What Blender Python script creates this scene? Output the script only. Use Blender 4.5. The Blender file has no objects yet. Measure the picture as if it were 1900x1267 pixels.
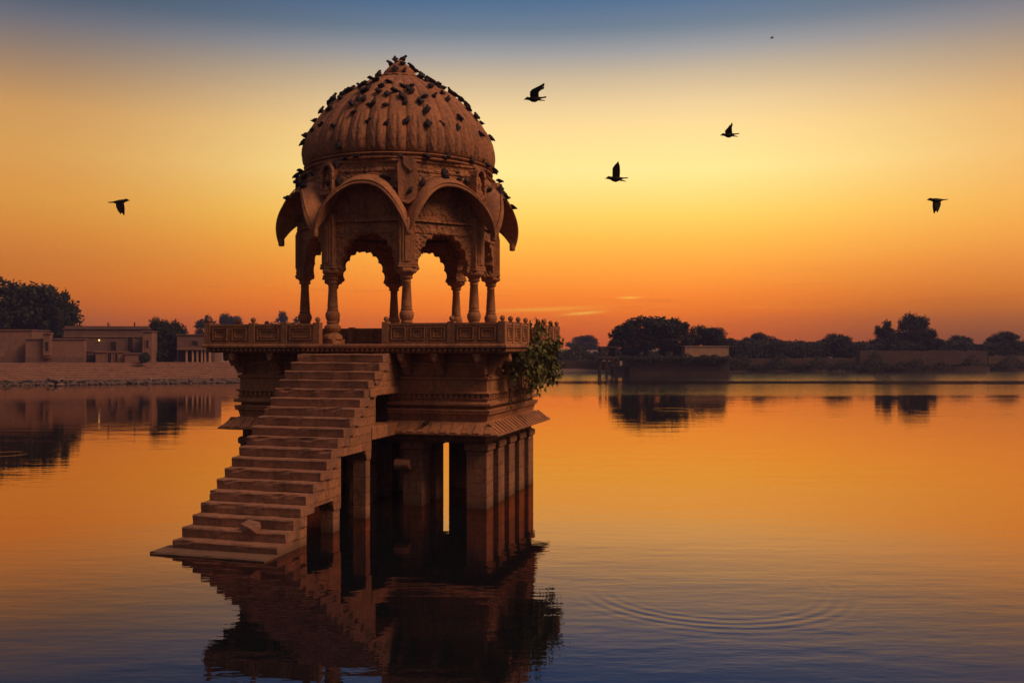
import bpy, bmesh, math, random
from mathutils import Vector, Matrix
from mathutils.bvhtree import BVHTree
from mathutils import noise as mnoise
from mathutils.geometry import tessellate_polygon
PI = math.pi
S = bpy.context.scene
COL = S.collection
random.seed(7)
def rad(d): return math.radians(d)
def lin(c):
    def f(v):
        v /= 255.0
        return v / 12.92 if v <= 0.04045 else ((v + 0.055) / 1.055) ** 2.4
    return (f(c[0]), f(c[1]), f(c[2]), 1.0)

# ------------------------------------------------------------------ camera
EYE = 4.3
FPX = 1680.0            # focal length in pixels of the 1900 px wide photograph
cam_d = bpy.data.cameras.new('camera')
cam = bpy.data.objects.new('camera', cam_d)
COL.objects.link(cam)
cam.location = (0, 0, EYE)
cam.rotation_euler = (rad(90), 0, 0)
cam_d.sensor_width = 36
cam_d.lens = 36 * FPX / 1900
cam_d.shift_y = 9.5 / 1900
cam_d.clip_start = 0.1
cam_d.clip_end = 4000
S.camera = cam
S.render.engine = 'CYCLES'
S.cycles.use_denoising = True
S.cycles.max_bounces = 6
S.cycles.diffuse_bounces = 3
S.cycles.glossy_bounces = 4
S.cycles.volume_bounces = 0
S.cycles.sample_clamp_indirect = 4
S.cycles.caustics_reflective = False
S.cycles.caustics_refractive = False
S.view_settings.view_transform = 'Standard'
S.view_settings.look = 'None'
S.view_settings.exposure = 0.0
S.view_settings.gamma = 1.0
def wx(px, D): return (px - 950) / FPX * D
def wz(py, D): return EYE + (643 - py) / FPX * D

# ------------------------------------------------------------------ node helpers
class NT:
    def __init__(s, tree): s.t = tree; s.n = tree.nodes; s.l = tree.links
    def new(s, kind, **kw):
        n = s.n.new(kind)
        for k, v in kw.items(): setattr(n, k, v)
        return n
    def put(s, sock, v):
        if v is None: return
        if isinstance(v, bpy.types.NodeSocket): s.l.new(v, sock)
        else:
            try: sock.default_value = v
            except Exception: sock.default_value = tuple(v) + (1.0,) if len(v) == 3 else v[:3]
    def math(s, op, a, b=None, c=None, clamp=False):
        n = s.new('ShaderNodeMath', operation=op, use_clamp=clamp)
        for i, v in enumerate((a, b, c)): s.put(n.inputs[i], v)
        return n.outputs[0]
    def vmath(s, op, a, b=None):
        n = s.new('ShaderNodeVectorMath', operation=op)
        s.put(n.inputs[0], a)
        if b is not None: s.put(n.inputs[1], b)
        return n.outputs['Value'] if op in ('DISTANCE', 'LENGTH', 'DOT_PRODUCT') else n.outputs[0]
    def ramp(s, fac, stops, interp='LINEAR'):
        n = s.new('ShaderNodeValToRGB')
        cr = n.color_ramp; cr.interpolation = interp
        while len(cr.elements) > 1: cr.elements.remove(cr.elements[-1])
        cr.elements[0].position = stops[0][0]; cr.elements[0].color = stops[0][1]
        for p, c in stops[1:]:
            e = cr.elements.new(p); e.color = c
        s.put(n.inputs[0], fac)
        return n.outputs[0]
    def smooth(s, v, a, b, lo=0.0, hi=1.0):
        n = s.new('ShaderNodeMapRange', interpolation_type='SMOOTHSTEP')
        s.put(n.inputs[0], v)
        for i, q in enumerate((a, b, lo, hi)): n.inputs[i + 1].default_value = q
        return n.outputs[0]
    def mix(s, f, a, b, mode='MIX'):
        n = s.new('ShaderNodeMix', data_type='RGBA', blend_type=mode)
        s.put(n.inputs[0], f); s.put(n.inputs[6], a); s.put(n.inputs[7], b)
        return n.outputs[2]
    def noise(s, vec, scale, detail=3, rough=0.55):
        n = s.new('ShaderNodeTexNoise')
        s.put(n.inputs['Vector'], vec); s.put(n.inputs['Scale'], scale)
        s.put(n.inputs['Detail'], detail); s.put(n.inputs['Roughness'], rough)
        return n.outputs[0]
    def mapping(s, vec, scale):
        n = s.new('ShaderNodeMapping'); s.put(n.inputs[0], vec); n.inputs['Scale'].default_value = scale
        return n.outputs[0]

# ------------------------------------------------------------------ sky
SUN_AZ, SUN_EL = rad(52), rad(43)          # soft dawn glow from the right of the lake
world = bpy.data.worlds.new('World'); S.world = world
world.use_nodes = True
w = NT(world.node_tree); w.n.clear()
gen = w.new('ShaderNodeTexCoord').outputs['Generated']
sep = w.new('ShaderNodeSeparateXYZ'); w.put(sep.inputs[0], gen)
X_, Y_, Z_ = sep.outputs
el = w.math('ARCSINE', w.math('MAXIMUM', Z_, -0.999))
e_deg = w.math('MULTIPLY', el, 180 / PI)
az = w.math('ARCTAN2', X_, Y_)
e01 = w.math('DIVIDE', w.math('MAXIMUM', e_deg, 0.0), 90.0, clamp=True)
def stops(lst): return [(e / 90.0, lin(c)) for e, c in lst]
centre = w.ramp(e01, stops([(0, (202, 90, 34)), (0.9, (220, 100, 30)), (2.1, (246, 118, 24)), (3.2, (252, 130, 32)), (4.9, (253, 155, 44)),
    (6.6, (254, 180, 58)), (8.2, (254, 203, 84)), (10.9, (253, 224, 138)), (13.2, (248, 212, 138)), (14.8, (230, 197, 142)), (16.4, (196, 173, 140)),
    (17.9, (148, 145, 146)), (19.2, (98, 114, 132)), (20.9, (60, 94, 132)), (25, (60, 96, 144)), (34, (84, 92, 128)), (50, (136, 112, 118)), (90, (120, 104, 118))]))
side = w.ramp(e01, stops([(0, (124, 66, 42)), (0.9, (138, 74, 40)), (2.1, (170, 86, 32)), (3.2, (186, 96, 30)), (4.9, (196, 108, 36)),
    (6.6, (206, 126, 40)), (8.2, (210, 139, 50)), (10.9, (208, 147, 68)), (13.2, (196, 142, 76)), (14.8, (166, 126, 86)), (16.4, (132, 111, 98)),
    (17.9, (96, 95, 106)), (19.2, (62, 76, 98)), (20.9, (44, 65, 94)), (25, (48, 74, 110)), (34, (76, 82, 112)), (50, (136, 112, 118)), (90, (120, 104, 118))]))
back = w.ramp(e01, stops([(0, (56, 37, 33)), (6, (62, 42, 37)), (16, (70, 49, 43)), (30, (88, 66, 60)), (50, (108, 86, 82)), (90, (108, 92, 96))]))
azr = w.math('SUBTRACT', az, 0.075)
azd = w.math('ABSOLUTE', azr)
lowm = w.smooth(e_deg, 7.0, 1.0)
azlow = w.math('ADD', w.math('MULTIPLY', w.math('MAXIMUM', azr, 0.0), 1.35), w.math('MULTIPLY', w.math('MAXIMUM', w.math('MULTIPLY', azr, -1.0), 0.0), 0.82))
azmix = w.math('ADD', w.math('MULTIPLY', azd, w.math('SUBTRACT', 1.0, lowm)), w.math('MULTIPLY', azlow, lowm))
f_side = w.smooth(azmix, 0.10, 0.60)
colr = w.mix(f_side, centre, side)
f_back = w.smooth(azd, 0.60, 1.25)
colr = w.mix(f_back, colr, back)
# thin bright cloud wisps low over the far shore
cv = w.new('ShaderNodeCombineXYZ'); w.put(cv.inputs[0], w.math('MULTIPLY', az, 5.0)); w.put(cv.inputs[1], w.math('MULTIPLY', el, 75.0))
cn = w.noise(cv.outputs[0], 1.0, 4, 0.6)
band = w.math('MULTIPLY', w.smooth(e_deg, 0.8, 1.9), w.smooth(e_deg, 4.4, 2.6))
azband = w.smooth(azd, 0.42, 0.02)
wisp = w.math('MULTIPLY', w.math('MULTIPLY', w.smooth(cn, 0.57, 0.72), band), azband)
colr = w.mix(w.math('MULTIPLY', wisp, 0.22), colr, lin((255, 178, 66)))
dk = w.math('MULTIPLY', w.smooth(cn, 0.44, 0.30), w.math('MULTIPLY', w.smooth(e_deg, 0.6, 1.8), w.smooth(e_deg, 5.5, 3.0)))
colr = w.mix(w.math('MULTIPLY', dk, 0.22), colr, lin((176, 66, 40)))
def streak(a0, e0, wa, we, tilt):
    da = w.math('SUBTRACT', az, a0); de = w.math('SUBTRACT', w.math('SUBTRACT', e_deg, e0), w.math('MULTIPLY', da, tilt))
    de = w.math('ADD', de, w.math('MULTIPLY', w.math('SUBTRACT', cn, 0.5), we * 3))
    q = w.math('ADD', w.math('POWER', w.math('ABSOLUTE', w.math('DIVIDE', da, wa)), 2.0), w.math('POWER', w.math('ABSOLUTE', w.math('DIVIDE', de, we)), 2.0))
    return w.math('EXPONENT', w.math('MULTIPLY', q, -1.0))
st = w.math('ADD', streak(0.078, 2.12, 0.020, 0.09, 4.0), streak(0.129, 3.05, 0.011, 0.07, 0.0))
st = w.math('ADD', st, w.math('MULTIPLY', streak(0.03, 2.35, 0.06, 0.12, 2.0), 0.5), clamp=True)
colr = w.mix(w.math('MULTIPLY', st, 0.8), colr, lin((255, 190, 72)))
nish = w.new('ShaderNodeTexSky', sky_type='NISHITA')
nish.sun_disc = False; nish.sun_elevation = rad(1.5); nish.sun_rotation = SUN_AZ
nish.dust_density = 3.0
bg1 = w.new('ShaderNodeBackground'); w.put(bg1.inputs[0], colr); bg1.inputs[1].default_value = 1.10
bg2 = w.new('ShaderNodeBackground'); w.put(bg2.inputs[0], nish.outputs[0]); bg2.inputs[1].default_value = 0.05
addb = w.new('ShaderNodeAddShader'); w.l.new(bg1.outputs[0], addb.inputs[0]); w.l.new(bg2.outputs[0], addb.inputs[1])
outw = w.new('ShaderNodeOutputWorld'); w.l.new(addb.outputs[0], outw.inputs[0])

sun_d = bpy.data.lights.new('sun', 'SUN')
sun = bpy.data.objects.new('sun', sun_d); COL.objects.link(sun)
sun_d.energy = 2.0; sun_d.angle = rad(28); sun_d.color = (1.0, 0.50, 0.25)
SUN_AZ_LAMP = rad(113)
sd = Vector((math.sin(SUN_AZ_LAMP) * math.cos(SUN_EL), math.cos(SUN_AZ_LAMP) * math.cos(SUN_EL), math.sin(SUN_EL)))
sun.rotation_euler = sd.to_track_quat('Z', 'Y').to_euler()

# ------------------------------------------------------------------ mesh helpers
class MB:
    def __init__(s): s.v = []; s.f = []
    def add(s, vs, fs, M=None):
        b = len(s.v)
        for p in vs: s.v.append(M @ Vector(p) if M else Vector(p))
        for f in fs: s.f.append([b + i for i in f])
    def box(s, x0, x1, y0, y1, z0, z1, M=None):
        s.add([(x0,y0,z0),(x1,y0,z0),(x1,y1,z0),(x0,y1,z0),(x0,y0,z1),(x1,y0,z1),(x1,y1,z1),(x0,y1,z1)],
              [(3,2,1,0),(4,5,6,7),(0,1,5,4),(1,2,6,5),(2,3,7,6),(3,0,4,7)], M)
    def prism(s, poly, a0, a1, axes='xz', M=None):
        """outline (2-D, concave allowed) given a thickness along the third axis"""
        bm = bmesh.new()
        def P(p, a):
            if axes == 'xz': return (p[0], a, p[1])
            if axes == 'yz': return (a, p[0], p[1])
            return (p[0], p[1], a)
        lo = [bm.verts.new(P(p, a0)) for p in poly]
        hi = [bm.verts.new(P(p, a1)) for p in poly]
        n = len(poly)
        for tri in tessellate_polygon([[Vector((p[0], p[1], 0)) for p in poly]]):
            for ring_ in (lo, hi):
                try: bm.faces.new([ring_[i] for i in tri])
                except ValueError: pass
        for i in range(n): bm.faces.new((lo[i], hi[i], hi[(i+1) % n], lo[(i+1) % n]))
        bmesh.ops.recalc_face_normals(bm, faces=bm.faces)
        bm.verts.index_update()
        s.add([v.co.copy() for v in bm.verts], [[v.index for v in f.verts] for f in bm.faces], M)
        bm.free()
    def lathe(s, prof, n=16, M=None, cap=True, off=0.0):
        vs = []; fs = []
        for r, z in prof:
            for i in range(n):
                a = 2 * PI * i / n + off
                vs.append((r * math.cos(a), r * math.sin(a), z))
        for j in range(len(prof) - 1):
            for i in range(n):
                k = (i + 1) % n
                fs.append((j*n+i, j*n+k, (j+1)*n+k, (j+1)*n+i))
        if cap:
            fs.append(list(reversed(range(n)))); fs.append([(len(prof)-1)*n + i for i in range(n)])
        s.add(vs, fs, M)
    def tube(s, pts, rads, n=6, M=None):
        pts = [Vector(p) for p in pts]; vs = []; fs = []
        for i, p in enumerate(pts):
            d = (pts[min(i+1, len(pts)-1)] - pts[max(i-1, 0)]).normalized()
            a = d.cross(Vector((0.13, 0.21, 1)) if abs(d.z) < 0.9 else Vector((1, 0.1, 0))).normalized(); b = d.cross(a)
            r = rads[i] if isinstance(rads, (list, tuple)) else rads
            for k in range(n):
                t = 2 * PI * k / n
                vs.append(p + a * r * math.cos(t) + b * r * math.sin(t))
        for j in range(len(pts) - 1):
            for k in range(n):
                q = (k + 1) % n
                fs.append((j*n+k, j*n+q, (j+1)*n+q, (j+1)*n+k))
        fs.append(list(reversed(range(n)))); fs.append([(len(pts)-1)*n + k for k in range(n)])
        s.add(vs, fs, M)
    def rect_sweep(s, prof, hx, hy, M=None, cap=True):
        """profile of (outset, z) carried round a rectangle with mitred corners"""
        vs = []; fs = []
        for o, z in prof:
            vs += [(-hx-o, -hy-o, z), (hx+o, -hy-o, z), (hx+o, hy+o, z), (-hx-o, hy+o, z)]
        for j in range(len(prof) - 1):
            for i in range(4):
                k = (i + 1) % 4
                fs.append((j*4+i, j*4+k, (j+1)*4+k, (j+1)*4+i))
        if cap:
            fs.append((3,2,1,0)); b = (len(prof)-1)*4; fs.append((b, b+1, b+2, b+3))
        s.add(vs, fs, M)
    def mesh(s, name, mat, smooth=False):
        me = bpy.data.meshes.new(name)
        me.from_pydata([tuple(v) for v in s.v], [], s.f)
        me.materials.append(mat)
        if smooth:
            for p in me.polygons: p.use_smooth = True
        me.update()
        return me
def link(name, me, parent=None, bevel=0.0, auto=None):
    o = bpy.data.objects.new(name, me); COL.objects.link(o)
    if parent: o.parent = parent
    if bevel:
        m = o.modifiers.new('bevel', 'BEVEL'); m.width = bevel; m.segments = 2; m.limit_method = 'ANGLE'; m.angle_limit = rad(50)
    return o
def obj(name, mb, mat, parent=None, bevel=0.0, smooth=False):
    return link(name, mb.mesh(name, mat, smooth), parent, bevel)
def empty(name, loc=(0, 0, 0), rz=0.0):
    o = bpy.data.objects.new(name, None); COL.objects.link(o)
    o.location = loc; o.rotation_euler = (0, 0, rz); o.empty_display_size = 0.3
    return o
def tag(o, label=None, cat=None, group=None, kind=None):
    if label: o['label'] = label
    if cat: o['category'] = cat
    if group: o['group'] = group
    if kind: o['kind'] = kind
    return o
def copy_tree(o, parent=None):
    c = o.copy(); COL.objects.link(c)
    if parent: c.parent = parent
    for ch in o.children: copy_tree(ch, c)
    return c
def RZ(a): return Matrix.Rotation(a, 4, 'Z')
def T(x, y, z): return Matrix.Translation((x, y, z))

def roughen(me_mb, amount, scale, sub=None):
    for v in me_mb.v:
        n = mnoise.noise_vector(v * scale)
        v += n * amount

# ------------------------------------------------------------------ materials
def mat(name):
    m = bpy.data.materials.new(name); m.use_nodes = True
    t = NT(m.node_tree); b = m.node_tree.nodes['Principled BSDF']
    return m, t, b
def stone(name, c1, c2, dark, course=0.0, carve=0.0, bump=0.5, rough=0.85, stain=0.5, grain=1.0):
    m, t, b = mat(name)
    pos = t.new('ShaderNodeNewGeometry').outputs['Position']
    n1 = t.noise(pos, 1.3 * grain, 5, 0.6)
    n2 = t.noise(pos, 9.0 * grain, 4, 0.6)
    n3 = t.noise(t.mapping(pos, (2.2 * grain, 2.2 * grain, 0.55 * grain)), 1.0, 4, 0.65)   # streaks run down the stone
    n4 = t.noise(pos, 46.0, 2, 0.5)
    c = t.mix(t.smooth(n1, 0.3, 0.7), c1, c2)
    c = t.mix(t.math('MULTIPLY', t.smooth(n2, 0.42, 0.70), 0.6), c, dark)
    c = t.mix(t.math('MULTIPLY', t.smooth(n3, 0.48, 0.66), stain), c, dark)
    szz = t.new('ShaderNodeSeparateXYZ'); t.put(szz.inputs[0], pos)
    c = t.mix(t.math('MULTIPLY', t.smooth(t.math('ADD', szz.outputs[2], t.math('MULTIPLY', n2, 0.25)), 0.42, 0.12), 0.75), c, (0.05, 0.04, 0.033, 1))   # wet, slimy foot at the waterline
    c = t.mix(t.math('MULTIPLY', n4, 0.25), c, t.mix(0.5, c1, (0.9, 0.7, 0.5, 1)))
    h = t.math('ADD', t.math('MULTIPLY', n2, 0.6), t.math('MULTIPLY', n4, 0.35))
    if course:
        bt = t.new('ShaderNodeTexBrick')
        sx = t.new('ShaderNodeSeparateXYZ'); t.put(sx.inputs[0], pos)
        cx = t.new('ShaderNodeCombineXYZ')
        t.put(cx.inputs[0], t.math('ADD', sx.outputs[0], t.math('MULTIPLY', sx.outputs[1], 0.83)))
        t.put(cx.inputs[1], t.math('ADD', sx.outputs[2], t.math('MULTIPLY', t.noise(pos, 1.7, 2), 0.09)))
        t.put(bt.inputs['Vector'], cx.outputs[0])
        bt.inputs['Scale'].default_value = 1.0
        bt.inputs['Brick Width'].default_value = course * 2.6; bt.inputs['Row Height'].default_value = course
        bt.inputs['Mortar Size'].default_value = 0.008 * max(1, course / 0.25); bt.inputs['Mortar Smooth'].default_value = 0.3
        bt.inputs['Color1'].default_value = (0.86, 0.86, 0.86, 1); bt.inputs['Color2'].default_value = (1.1, 1.1, 1.1, 1)
        bt.inputs['Mortar'].default_value = (0.72, 0.68, 0.66, 1)
        c = t.mix(1.0, c, bt.outputs['Color'], 'MULTIPLY')
        h = t.math('SUBTRACT', h, t.math('MULTIPLY', bt.outputs['Fac'], 0.9))
    if carve:
        vo = t.new('ShaderNodeTexVoronoi', feature='SMOOTH_F1'); t.put(vo.inputs['Vector'], pos); vo.inputs['Scale'].default_value = 9.0
        wv = t.noise(pos, 14.0, 1, 0.4)
        h = t.math('ADD', h, t.math('MULTIPLY', t.math('ADD', vo.outputs['Distance'], wv), carve))
    t.put(b.inputs['Base Color'], c)
    b.inputs['Roughness'].default_value = rough
    b.inputs['Specular IOR Level'].default_value = 0.25
    bp = t.new('ShaderNodeBump'); bp.inputs['Strength'].default_value = bump; bp.inputs['Distance'].default_value = 0.03
    t.put(bp.inputs['Height'], h); t.put(b.inputs['Normal'], bp.outputs[0])
    return m
M_STONE = stone('sandstone', (0.45, 0.215, 0.105, 1), (0.36, 0.155, 0.082, 1), (0.13, 0.062, 0.046, 1), stain=0.7, bump=0.8)
M_CARVE = stone('carved sandstone', (0.45, 0.215, 0.105, 1), (0.36, 0.155, 0.08, 1), (0.12, 0.058, 0.043, 1), carve=2.2, bump=1.0, stain=0.65)
M_DOME = stone('dome sandstone', (0.42, 0.19, 0.10, 1), (0.32, 0.14, 0.08, 1), (0.10, 0.055, 0.045, 1), carve=0.5, bump=0.7, stain=0.75)
M_STEP = stone('worn step stone', (0.34, 0.17, 0.115, 1), (0.26, 0.125, 0.09, 1), (0.09, 0.052, 0.042, 1), bump=0.9, stain=0.7)
M_BLOCK = stone('coursed block stone', (0.42, 0.20, 0.105, 1), (0.33, 0.15, 0.085, 1), (0.12, 0.065, 0.048, 1), course=0.216, bump=0.9, stain=0.65)
M_PIER = stone('pier stone', (0.37, 0.175, 0.105, 1), (0.28, 0.13, 0.085, 1), (0.10, 0.06, 0.048, 1), course=0.36, bump=0.8, stain=0.7)
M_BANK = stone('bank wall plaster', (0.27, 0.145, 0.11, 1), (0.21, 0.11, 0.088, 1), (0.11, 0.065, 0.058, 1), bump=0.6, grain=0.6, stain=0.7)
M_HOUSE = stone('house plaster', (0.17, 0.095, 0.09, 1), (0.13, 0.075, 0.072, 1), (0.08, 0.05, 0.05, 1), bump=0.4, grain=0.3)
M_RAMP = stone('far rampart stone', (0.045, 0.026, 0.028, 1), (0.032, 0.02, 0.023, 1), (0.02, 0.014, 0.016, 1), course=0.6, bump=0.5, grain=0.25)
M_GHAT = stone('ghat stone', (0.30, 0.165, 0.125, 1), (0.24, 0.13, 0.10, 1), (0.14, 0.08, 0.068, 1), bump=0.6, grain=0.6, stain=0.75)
M_PALE = stone('pale plaster', (0.55, 0.36, 0.25, 1), (0.48, 0.30, 0.21, 1), (0.3, 0.18, 0.14, 1), bump=0.3, grain=0.4)
M_ROCK = stone('shore rock', (0.13, 0.085, 0.075, 1), (0.09, 0.06, 0.055, 1), (0.04, 0.03, 0.03, 1), bump=1.0)
M_PROCK = stone('pale shore rock', (0.30, 0.20, 0.17, 1), (0.25, 0.17, 0.145, 1), (0.14, 0.10, 0.09, 1), bump=1.0)
def plain(name, c, rough=0.8, spec=0.3, var=0.3, scale=6.0):
    m, t, b = mat(name)
    pos = t.new('ShaderNodeTexCoord').outputs['Object']
    n = t.noise(pos, scale, 3, 0.6)
    t.put(b.inputs['Base Color'], t.mix(n, tuple(x * (1 - var) for x in c[:3]) + (1,), tuple(min(1, x * (1 + var)) for x in c[:3]) + (1,)))
    b.inputs['Roughness'].default_value = rough; b.inputs['Specular IOR Level'].default_value = spec
    return m
M_BIRD = plain('pigeon feathers', (0.035, 0.03, 0.04), 0.7, 0.2, 0.5, 20)
M_CROW = plain('black feathers', (0.012, 0.012, 0.014), 0.6, 0.2, 0.4, 20)
M_DARK = plain('dark timber and painted shade', (0.035, 0.025, 0.025), 0.8)  # also colours the solid panels that stand in for shaded openings
M_TRUNK = plain('bark', (0.06, 0.045, 0.035), 0.9)
def leafmat(name, a, b_):
    m, t, b = mat(name)
    oi = t.new('ShaderNodeNewGeometry')
    n = t.noise(oi.outputs['Position'], 0.5, 2, 0.5)
    t.put(b.inputs['Base Color'], t.mix(t.math('ADD', t.math('MULTIPLY', oi.outputs['Random Per Island'], 0.6), t.math('MULTIPLY', n, 0.4)), a + (1,), b_ + (1,)))
    b.inputs['Roughness'].default_value = 0.7; b.inputs['Specular IOR Level'].default_value = 0.2
    return m
M_LEAF = leafmat('tree foliage', (0.012, 0.018, 0.016), (0.036, 0.046, 0.034))
M_FIG = leafmat('fig leaves', (0.06, 0.085, 0.026), (0.19, 0.20, 0.065))
def waterdark():
    m, t, b = mat('lake water'); t.n.remove(b)
    pos = t.new('ShaderNodeNewGeometry').outputs['Position']
    sx = t.new('ShaderNodeSeparateXYZ'); t.put(sx.inputs[0], pos)
    Yw = sx.outputs[1]
    fine = t.noise(t.mapping(pos, (1.1, 3.2, 1)), 1.0, 3, 0.5)
    swell = t.noise(t.mapping(pos, (0.22, 0.7, 1)), 1.0, 2, 0.5)
    patch = t.noise(t.mapping(pos, (0.035, 0.10, 1)), 1.0, 3, 0.6)
    streak = t.noise(t.mapping(pos, (0.010, 0.11, 1)), 1.0, 3, 0.6)
    Yj = t.math('ADD', Yw, t.math('MULTIPLY', t.math('SUBTRACT', streak, 0.5), 22.0))
    near_band = t.math('MULTIPLY', t.smooth(Yj, 76.0, 83.0), t.smooth(Yj, 106.0, 101.0))
    far_band = t.smooth(Yj, 112.0, 116.0)
    openw = t.smooth(sx.outputs[0], -12.0, 6.0)             # the wind only ruffles the open water on the right
    ruff = t.math('MULTIPLY', t.math('ADD', t.math('MULTIPLY', near_band, 0.8), far_band), openw)
    amp = t.math('ADD', t.math('MULTIPLY_ADD', t.smooth(patch, 0.4, 0.7), 0.0032, 0.0024), t.math('MULTIPLY', ruff, 0.015))
    h = t.math('MULTIPLY', fine, amp)
    h = t.math('ADD', h, t.math('MULTIPLY', swell, 0.0075))
    def ring(cx, cy, r0, wd, k, a):
        d = t.vmath('DISTANCE', t.mapping(pos, (1, 1, 0)), (cx, cy, 0.0))
        q = t.math('SUBTRACT', d, r0)
        env = t.math('EXPONENT', t.math('MULTIPLY', t.math('MULTIPLY', q, q), -1.0 / (wd * wd)))
        return t.math('MULTIPLY', t.math('MULTIPLY', t.math('SINE', t.math('MULTIPLY', d, k)), env), a)
    arc = t.smooth(t.math('ADD', Yw, t.math('MULTIPLY', t.noise(pos, 0.5, 1), 1.6)), 17.4, 15.4, 0.06, 1.0)   # the ring has died out on its far side
    h = t.math('ADD', h, t.math('MULTIPLY', ring(3.55, 16.2, 2.15, 0.40, 25.0, 0.0009), arc))
    for args in (
                 (-20.4, 36.3, 0.85, 0.10, 24.0, 0.0012), (11.0, 62.0, 1.4, 0.16, 14.0, 0.0028), (-45.0, 96.0, 2.0, 0.3, 8.0, 0.012)):
        h = t.math('ADD', h, ring(*args))
    bp = t.new('ShaderNodeBump'); bp.inputs['Strength'].default_value = 1.0; bp.inputs['Distance'].default_value = 1.0
    t.put(bp.inputs['Height'], h)
    # dark teal body; reflected light is tinted and strengthened by a painted angle ramp
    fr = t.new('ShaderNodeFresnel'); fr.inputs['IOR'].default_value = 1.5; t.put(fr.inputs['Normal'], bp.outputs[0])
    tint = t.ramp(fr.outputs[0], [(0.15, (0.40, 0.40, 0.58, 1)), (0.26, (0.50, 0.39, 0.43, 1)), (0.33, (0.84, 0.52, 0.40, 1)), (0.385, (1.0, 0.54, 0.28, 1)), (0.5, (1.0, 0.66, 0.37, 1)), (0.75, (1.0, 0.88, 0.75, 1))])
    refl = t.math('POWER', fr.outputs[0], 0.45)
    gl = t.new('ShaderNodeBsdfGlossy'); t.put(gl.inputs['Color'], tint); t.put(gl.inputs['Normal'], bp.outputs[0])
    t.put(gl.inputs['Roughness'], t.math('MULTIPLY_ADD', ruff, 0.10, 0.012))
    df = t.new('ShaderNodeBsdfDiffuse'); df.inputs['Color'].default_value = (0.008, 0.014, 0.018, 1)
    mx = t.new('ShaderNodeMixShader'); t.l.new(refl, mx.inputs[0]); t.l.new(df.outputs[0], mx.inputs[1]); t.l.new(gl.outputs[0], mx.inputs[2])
    t.l.new(mx.outputs[0], t.n['Material Output'].inputs['Surface'])
    return m
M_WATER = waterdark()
M_GROUND = stone('dry earth', (0.22, 0.15, 0.11, 1), (0.17, 0.115, 0.085, 1), (0.09, 0.065, 0.05, 1), bump=0.8, grain=0.4)
def glowmat():
    m, t, b = mat('lit lamp glass')
    b.inputs['Base Color'].default_value = (1, 0.7, 0.35, 1)
    b.inputs['Emission Color'].default_value = (1, 0.55, 0.2, 1); b.inputs['Emission Strength'].default_value = 2.2
    return m
M_GLOW = glowmat()

# ------------------------------------------------------------------ water and ground
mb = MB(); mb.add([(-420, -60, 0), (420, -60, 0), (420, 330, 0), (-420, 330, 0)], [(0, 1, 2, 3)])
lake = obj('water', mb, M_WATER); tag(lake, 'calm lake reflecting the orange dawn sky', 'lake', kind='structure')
def shore_depth(px):
    pts = [(-900, 70), (0, 101), (200, 106), (440, 113), (520, 150), (1050, 148), (1350, 154), (1600, 157), (1900, 172), (3000, 200)]
    for (a, b), (c, d) in zip(pts, pts[1:]):
        if a <= px <= c: return b + (d - b) * (px - a) / (c - a)
    return pts[0][1] if px < pts[0][0] else pts[-1][1]
mb = MB(); NA = 220; prof = [(-25, -2.5), (-6, -1.4), (0, -0.05), (2.5, 0.35), (6, 0.9), (12, 1.5), (30, 2.0), (90, 2.6), (150, 3.0), (235, 3.4)]
vs = []; fs = []
for i in range(NA):
    a = -PI + 2 * PI * i / NA
    if abs(a) < rad(52):
        r0 = shore_depth(950 + FPX * math.tan(a)) / math.cos(a)
    else:
        f = min(1.0, (abs(a) - rad(52)) / rad(60))
        e = shore_depth(950 + FPX * math.tan(math.copysign(rad(52), a))) / math.cos(rad(52))
        r0 = e + (26 - e) * f
    for d, z in prof:
        r = r0 + d
        n = mnoise.noise(Vector((r * 0.07 * math.sin(a), r * 0.07 * math.cos(a), 1.0)))
        vs.append(((r) * math.sin(a), (r) * math.cos(a), z + (0.35 * n if d > 3 else 0.0)))
np_ = len(prof)
for i in range(NA):
    k = (i + 1) % NA
    for j in range(np_ - 1):
        fs.append((i*np_+j, i*np_+j+1, k*np_+j+1, k*np_+j))
fs.append([i * np_ for i in range(NA)])
mb.add(vs, fs)
ground = obj('ground', mb, M_GROUND, smooth=True); tag(ground, 'dry earth banks round the lake', 'ground', kind='structure')

# ------------------------------------------------------------------ the pavilion on its platform
YAW = rad(-15.9)
PAV = empty('lake_pavilion', (-3.57, 27.37, 0), YAW)
tag(PAV, 'domed sandstone pavilion on a pillared platform in the lake, stone stairs down to the water', 'pavilion')
DECK = 4.37
HX, HY = 3.72, 2.45

# platform: plinth with its mouldings
mb = MB()
mb.rect_sweep([(0.06, 1.98), (0.06, 2.26), (0.0, 2.30), (0.04, 2.48), (0.10, 2.50), (0.10, 2.55), (0.12, 2.58), (0.12, 2.62), (-0.02, 2.64), (-0.02, 2.70),
               (0.12, 2.72), (0.13, 2.76), (0.12, 2.80), (0.02, 2.83), (0.02, 2.88), (0.06, 2.90), (0.06, 2.92), (-0.01, 2.925), (-0.01, 3.02), (0.08, 3.03), (0.08, 3.07),
               (0.0, 3.09), (0.0, 3.40), (0.05, 3.42), (0.05, 3.49), (-0.04, 3.51), (-0.04, 3.78), (0.02, 3.80), (0.02, 3.88), (-0.04, 3.90), (-0.04, 4.13)], HX, HY)
plinth = obj('plinth', mb, M_STONE, PAV, bevel=0.008)
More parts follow.
